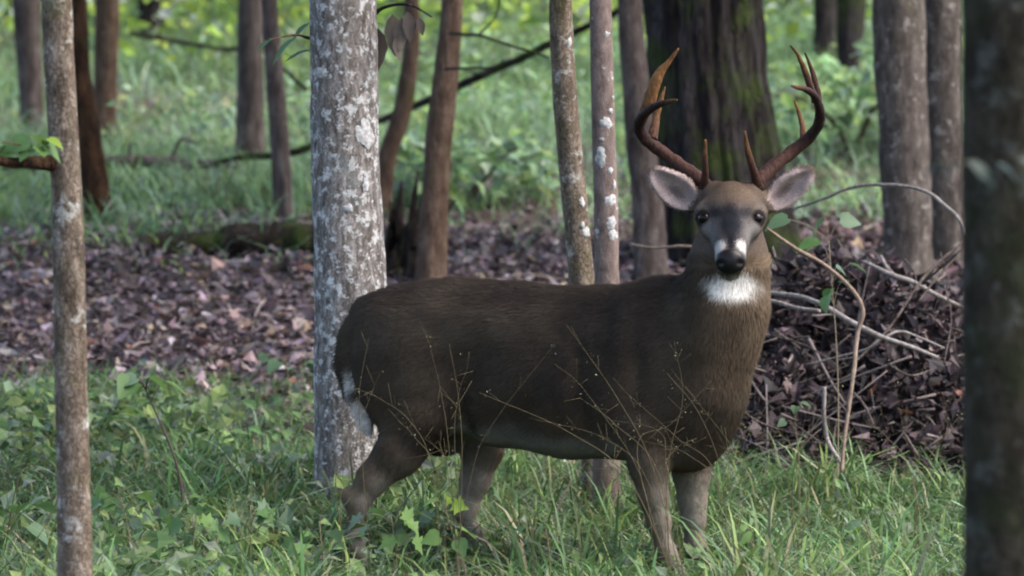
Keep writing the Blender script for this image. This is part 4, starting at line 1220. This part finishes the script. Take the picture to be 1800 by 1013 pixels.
# ------------------------------------------------------------------ leafy plants one can pick out
def leaf_shape(kind):
    """flat outline of one leaf, base at the origin, pointing along +x, about 1 long"""
    if kind == 'lobed':
        o = [(0, 0), (.10, .10), (.02, .42), (.26, .30), (.36, .60), (.52, .34), (.60, .36), (.62, .22), (1, 0)]
    elif kind == 'heart':
        o = [(0, 0), (-.06, .2), (.08, .40), (.34, .44), (.62, .28), (1, 0)]
    else:
        o = [(0, 0), (.18, .16), (.45, .24), (.75, .15), (1, 0)]
    up = o[1:-1]
    V = [(x, y, abs(y) * .22 - .22 * x * x) for x, y in o] + [(x, -y, abs(y) * .22 - .22 * x * x) for x, y in up[::-1]]
    n = len(V); V += [(.35, 0, -.03)]
    tr = [(n, i, (i + 1) % n) for i in range(n)]
    return np.array(V), np.array(tr)
LEAFV = {k: leaf_shape(k) for k in ('lobed', 'heart', 'oval')}
def leaf_mesh(kind, col):
    V, F = LEAFV[kind]
    return np_mesh('leaf', V, [F], np.tile(np.array(col), (len(V), 1)), True)
LEAFM = {}
for kind in LEAFV:
    LEAFM[kind] = [leaf_mesh(kind, c) for c in ((.060, .120, .040), (.085, .155, .042), (.062, .110, .060), (.15, .23, .035), (.11, .165, .10), (.018, .032, .024))]
    for me in LEAFM[kind]: me.materials.append(M_LEAF)
DEADM = [leaf_mesh('oval', c) for c in ((.035, .028, .025), (.07, .055, .045), (.11, .085, .065))]
for me in DEADM: me.materials.append(M_DEAD)
def put_leaf(parent, loc, size, az, droop, roll, me):
    o = link('leaf', me, None, parent)
    o.location = tuple(float(c) for c in loc); o.scale = (size, size, size)
    o.rotation_euler = (roll, droop, az)
    return o
def plant(name, px, py, leaves, label, kind='lobed', Y=None, stem_col=(.10, .09, .05), lean=0, group=None, cat='plant', tone=(0, 1), stem_px=None, stem_r=.003):
    """leaves: (px, py, size px, azimuth deg, tone) round one stem rooted at px, py"""
    if Y is None: Y = on_ground(px, py)
    q = P(px, py, Y); base = np.array([q[0], Y, gz(q[0], Y)])
    t = thing(name, base, label, cat, group)
    P3 = [P(lx, ly, Y + RNG.uniform(-.06, .06)) - base for lx, ly, *_ in leaves]
    mid = np.mean(P3, 0); mid[2] = max(p[2] for p in P3) * .93
    main = catmull([(0, 0, -.03), mid * np.array([.25, .3, .5]) + np.array([.012, 0, 0]), mid], 14)
    V, F = sweep(main, np.linspace(stem_r, stem_r * .5, 14), 6)
    link('stem', np_mesh('stem', V, F, np.tile(np.array(stem_col), (len(V), 1))), M_STEM, t)
    for lp, (lx, ly, sz, az, tn) in zip(P3, leaves):
        k = int(np.argmin(np.linalg.norm(main + np.array([0, 0, .05]) - lp, axis=1)))
        a_ = main[k]
        V, F = sweep(catmull([a_, (a_ + lp) / 2 + np.array([0, 0, .012]), lp], 7), stem_r * .35, 4)
        link('petiole', np_mesh('petiole', V, F, np.tile(np.array(stem_col), (len(V), 1))), M_STEM, t)
        put_leaf(t, lp, sz * mpp(Y), math.radians(az), math.radians(RNG.uniform(0, 50)), math.radians(RNG.uniform(-45, 45) + 28 * math.cos(math.radians(az))), LEAFM[kind][tn])
    return t
plant('seedling', 800, 985, [(772, 880, 32, 190, 1), (785, 870, 28, 80, 3), (794, 886, 32, -20, 3), (770, 892, 26, 230, 1)], 'bright yellow-green lobed seedling in front of the far hind leg', Y=-.75)
plant('seedling', 800, 1000, [(772, 942, 36, 200, 1), (800, 938, 38, 60, 1), (812, 932, 40, 40, 1), (805, 950, 34, -60, 0)], 'broad green lobed seedling low before the far hind hoof', 'heart', Y=-.8)
plant('seedling', 690, 990, [(640, 905, 44, 190, 2), (670, 895, 40, 100, 0), (705, 900, 42, 20, 1), (655, 920, 44, 230, 0), (715, 915, 36, -20, 1), (700, 950, 44, 200, 0), (725, 945, 40, 20, 1)], 'green lobed seedling between the two hind legs', Y=-.6)
plant('sapling', 325, 905, [(240, 665, 48, 200, 4), (232, 668, 56, 250, 0), (262, 664, 50, 10, 1), (290, 672, 42, -10, 1)], 'knee-high sapling with dark bare stem and few leaves at its tip', 'heart', Y=.55, stem_col=(.055, .04, .035), stem_r=.006)
for i, (px, py, n, r, kind, tn, lab) in enumerate((
        (225, 925, 8, 55, 'lobed', (0, 1), 'lobed green plant at the foot of the dark bare-stemmed sapling'),
        (40, 990, 8, 80, 'heart', (2, 0), 'big-leaved bluish green plant at the picture\'s lower left edge'),
        (20, 830, 6, 60, 'heart', (2, 4), 'broad-leaved plant at the left edge, level with the deer\'s legs'),
        (330, 970, 7, 60, 'lobed', (0, 1), 'green lobed plant on the ground left of the pale tree'),
        (430, 960, 8, 62, 'lobed', (0, 2), 'spreading green plant left of the near hind hoof'),
        (450, 860, 7, 56, 'oval', (2, 4), 'pale narrow-leaved plant in grass left of the pale tree'),
        (500, 690, 6, 48, 'heart', (4, 2), 'pale broad-leaved plant at the edge of the leaf litter'),
        (200, 800, 6, 60, 'heart', (1, 0), 'green plant beside the slender scaly-barked tree'),
        (250, 1000, 6, 50, 'lobed', (0, 1), 'dark green lobed plant at bottom right of the slender scaly-barked tree'),
        (960, 990, 5, 45, 'oval', (0, 2), 'narrow-leaved plant in the grass below the deer\'s belly'),
        (1330, 985, 6, 45, 'oval', (0, 1), 'narrow-leaved green plant in grass right of the far front leg'),
        (1530, 990, 6, 50, 'oval', (1, 2), 'narrow-leaved green plant in grass below the heap of leaves'),
        (560, 1000, 7, 60, 'lobed', (0, 2), 'lobed green plant just left of the near hind hoof'))):
    lv = []
    for k in range(n):
        a_ = RNG.random() * 6.28; rr = r * RNG.uniform(.3, 1)
        lv.append((px + math.cos(a_) * rr, py - 30 - abs(math.sin(a_)) * rr * .7 - RNG.random() * 25, RNG.uniform(.45, .85) * r * .85, math.degrees(math.atan2(-.5 * math.sin(a_), math.cos(a_))) + RNG.uniform(-40, 40), tn[k % 2]))
    plant('broadleaf_plant', px, py, lv, lab, kind, Y=min(on_ground(px, min(py, 985)), 3.8) if py < 900 else -.2 - (py - 900) * .007)
plant('leafy_vine', 1470, 800, [(1385, 385, 46, 190, 2), (1450, 384, 44, 170, 2), (1478, 388, 40, 10, 2), (1440, 425, 46, 200, 0), (1470, 470, 26, 20, 2), (1495, 464, 34, 0, 2), (1478, 495, 26, -60, 1), (1455, 520, 38, 250, 0), (1460, 508, 30, 120, 0)], 'climbing plant with pale green leaves right of the deer\'s head', 'heart', Y=1.15, stem_col=(.16, .13, .09))
plant('seedling', 1400, 800, [(1400, 715, 22, 100, 4), (1408, 708, 22, 20, 4), (1380, 740, 18, 200, 4)], 'tiny pale seedling in front of the leaf heap', 'heart', Y=.9)

# ------------------------------------------------------------------ thin seeding grass in front of the deer
STRAW = np.array([.075, .060, .032]); SEED = np.array([.15, .16, .09])
def seed_grass(rx, ry, Y, tips, label):
    q = P(rx, ry, Y); base = np.array([q[0], Y, gz(q[0], Y)])
    t = thing('seeding_grass', base, label, 'grass clump')
    for (pts, w) in tips:
        a = Acc()
        js = [np.array([base[0] + RNG.uniform(-.05, .05), Y, base[2] - .02])] + [P(x, y, Y + RNG.uniform(-.05, .05)) for x, y in pts]
        path = catmull(js, 40)
        V, F = sweep(path, np.linspace(.0012, .0004, 40) * w, 4)
        a.add(V, F, STRAW * RNG.uniform(.6, 1.2))
        m = 9
        ks = RNG.integers(14, 40, m)
        c = path[ks] + RNG.normal(size=(m, 3)) * .012
        U, Vv, N = rand_frames(m)
        pv, pf = leaf_cards(c, U, Vv, N, RNG.uniform(.004, .010, m), .003, .1, .2)
        a.add(pv, [pf], np.repeat(pick([(tuple(SEED), 1), (tuple(STRAW), 1)], m, .2), 5, 0))
        for k in ks[:6]:
            d = RNG.normal(size=3) * .03 + np.array([0, 0, .02])
            V, F = sweep(catmull([path[k], path[k] + d], 4), .0005, 3)
            a.add(V, F, STRAW)
        link('stalk', a.mesh('stalk', True, base), M_STEM, t)
seed_grass(1185, 1010, -.85, [([(1110, 850), (1000, 760), (842, 690)], 1.1), ([(1150, 830), (1085, 700), (995, 570)], 1), ([(1140, 850), (1060, 770), (930, 735)], 1), ([(1130, 850), (1030, 690), (975, 640)], .8), ([(1160, 840), (1080, 745), (1020, 700)], 1), ([(1120, 800), (1180, 745), (1250, 670)], 1), ([(1170, 830), (1160, 760), (1075, 738)], .9), ([(1175, 820), (1200, 700), (1185, 600)], 1.1), ([(1178, 850), (1172, 810), (1200, 780), (1215, 783)], 1.3)], 'wispy seeding grass crossing the deer\'s shoulder and front legs')
seed_grass(1290, 1000, -.9, [([(1270, 850), (1230, 730), (1172, 655)], 1.1), ([(1300, 830), (1330, 740), (1400, 650)], .8), ([(1280, 850), (1300, 760), (1310, 690)], .9), ([(1260, 840), (1190, 770), (1100, 690)], .9), ([(1265, 870), (1210, 800), (1130, 775)], 1), ([(1310, 850), (1290, 790), (1180, 650)], .8)], 'wispy seeding grass before the deer\'s far front leg')
seed_grass(800, 1000, -.8, [([(790, 800), (775, 690), (748, 580)], 1), ([(812, 820), (806, 700), (790, 605)], 1.1), ([(800, 800), (805, 700), (822, 646)], .9), ([(760, 830), (720, 740), (650, 690)], .9), ([(770, 840), (730, 770), (700, 740)], 1), ([(830, 830), (870, 740), (975, 605)], .8), ([(790, 850), (780, 800), (745, 770)], .8)], 'wispy seeding grass crossing the deer\'s hindquarters')
seed_grass(640, 1000, -.7, [([(636, 800), (632, 690), (648, 596)], .9), ([(600, 850), (650, 700), (670, 650)], .7), ([(590, 860), (610, 780), (600, 720)], .8)], 'few thin grass stalks in front of the deer\'s tail')
seed_grass(1410, 960, -.2, [([(1395, 830), (1450, 720), (1500, 640)], 1.3), ([(1430, 840), (1500, 800), (1640, 730)], 1.2), ([(1380, 830), (1340, 770), (1290, 740)], 1), ([(1400, 820), (1370, 760), (1330, 720)], .9), ([(1420, 830), (1460, 770), (1500, 760)], 1)], 'wispy dry grass standing before the heap of leaves')
seed_grass(1620, 960, -.2, [([(1640, 820), (1660, 740), (1675, 690)], 1.2), ([(1600, 830), (1560, 770), (1530, 745)], 1.1), ([(1610, 820), (1590, 760), (1570, 660)], .9), ([(1625, 830), (1680, 740), (1700, 725)], 1.0), ([(1600, 850), (1540, 790), (1460, 760)], 1)], 'wispy dry grass near the nearest dark trunk')
seed_grass(20, 900, -.6, [([(30, 850), (60, 820), (75, 803)], 2.2), ([(10, 850), (30, 790), (25, 760)], 1)], 'pale bent grass stalk at the left edge')

# ------------------------------------------------------------------ limbs and leaves on the trunks
def add_limb(key, js, bark, name='limb', seed=0):
    t, base, path, rad = T[key]
    return link(name, limb_mesh(js, None, 8, 24, seed, .15, base), BARK[bark], t)
def hang_leaves(key, limb, js, mats, droop=(10, 40)):
    t, base, path, rad = T[key]
    for (px, py, Y, size, az, tn) in js:
        put_leaf(limb, P(px, py, Y) - base, size * mpp(Y), math.radians(az), math.radians(RNG.uniform(*droop)), math.radians(RNG.uniform(-20, 20) + 25 * math.cos(math.radians(az))), mats[tn])
l1 = add_limb('left', [(98, 284, -2.4, 30), (60, 283, -2.5, 22), (20, 284, -2.6, 18), (-40, 280, -2.7, 14)], 'redbrown', seed=160)
l1b = add_limb('left', [(98, 270, -2.45, 6), (80, 262, -2.55, 4), (40, 255, -2.6, 3), (5, 250, -2.65, 3)], 'brown', 'twig', seed=161)
hang_leaves('left', l1b, [(75, 252, -2.6, 50, 20, 1), (62, 240, -2.6, 46, 60, 1), (50, 250, -2.6, 50, 190, 0), (30, 256, -2.6, 46, 200, 0), (12, 258, -2.6, 44, 170, 0), (85, 245, -2.6, 34, -20, 3), (55, 262, -2.6, 40, 240, 0), (-4, 262, -2.6, 44, 150, 2), (70, 258, -2.6, 36, -70, 1)], LEAFM['heart'])
l2 = add_limb('pale', [(560, 60, 1.38, 8), (545, 66, 1.2, 6), (520, 62, 1.0, 4), (470, 70, .8, 3)], 'brown', 'twig', seed=162)
hang_leaves('pale', l2, [(520, 66, 1.0, 64, 190, 0), (545, 40, 1.1, 46, 200, 0), (560, 58, 1.1, 44, -20, 0), (585, 72, 1.0, 36, 10, 2), (548, 88, 1.1, 52, 185, 2), (600, 20, 1.1, 46, 20, 0), (480, 68, .8, 40, 170, 0), (575, 40, 1.0, 40, 60, 0)], LEAFM['oval'])
l3 = add_limb('pale', [(650, 30, 1.4, 8), (680, 12, 1.1, 6), (720, 8, 1.0, 5), (760, 30, 1.0, 3)], 'dark', 'twig', seed=163)
hang_leaves('pale', l3, [(665, 50, 1.1, 74, 95, 0), (660, 70, 1.1, 62, 100, 0), (690, 25, 1.0, 74, 80, 2), (705, 30, 1.0, 60, 100, 2), (716, 20, 1.0, 56, -60, 0), (735, 30, 1.0, 34, -30, 0), (700, 60, 1.0, 50, 120, 1)], DEADM, (60, 88))
l4 = add_limb('brownmid', [(790, 60, 6.0, 6), (840, 62, 5.8, 6), (880, 75, 5.7, 5), (930, 90, 5.6, 5), (965, 102, 5.5, 4)], 'dark', 'twig', seed=164)
l5 = add_limb('brownmid', [(782, 122, 6.0, 5), (830, 120, 5.8, 4), (870, 118, 5.7, 3), (885, 105, 5.7, 3)], 'dark', 'twig', seed=165)
l6 = add_limb('brownmid', [(840, 62, 5.8, 4), (870, 30, 5.8, 3), (880, -10, 5.8, 3)], 'dark', 'twig', seed=166)
l7 = add_limb('near', [(1700, 286, -6.6, 5), (1670, 284, -6.9, 4), (1640, 288, -7.2, 3)], 'near', 'twig', seed=167)
hang_leaves('near', l7, [(1700, 282, -6.9, 70, 0, 5), (1750, 285, -6.9, 60, 10, 5), (1690, 284, -7.0, 50, 185, 5), (1660, 288, -7.1, 44, 170, 5), (1790, 280, -6.9, 60, 0, 5)], LEAFM['oval'])
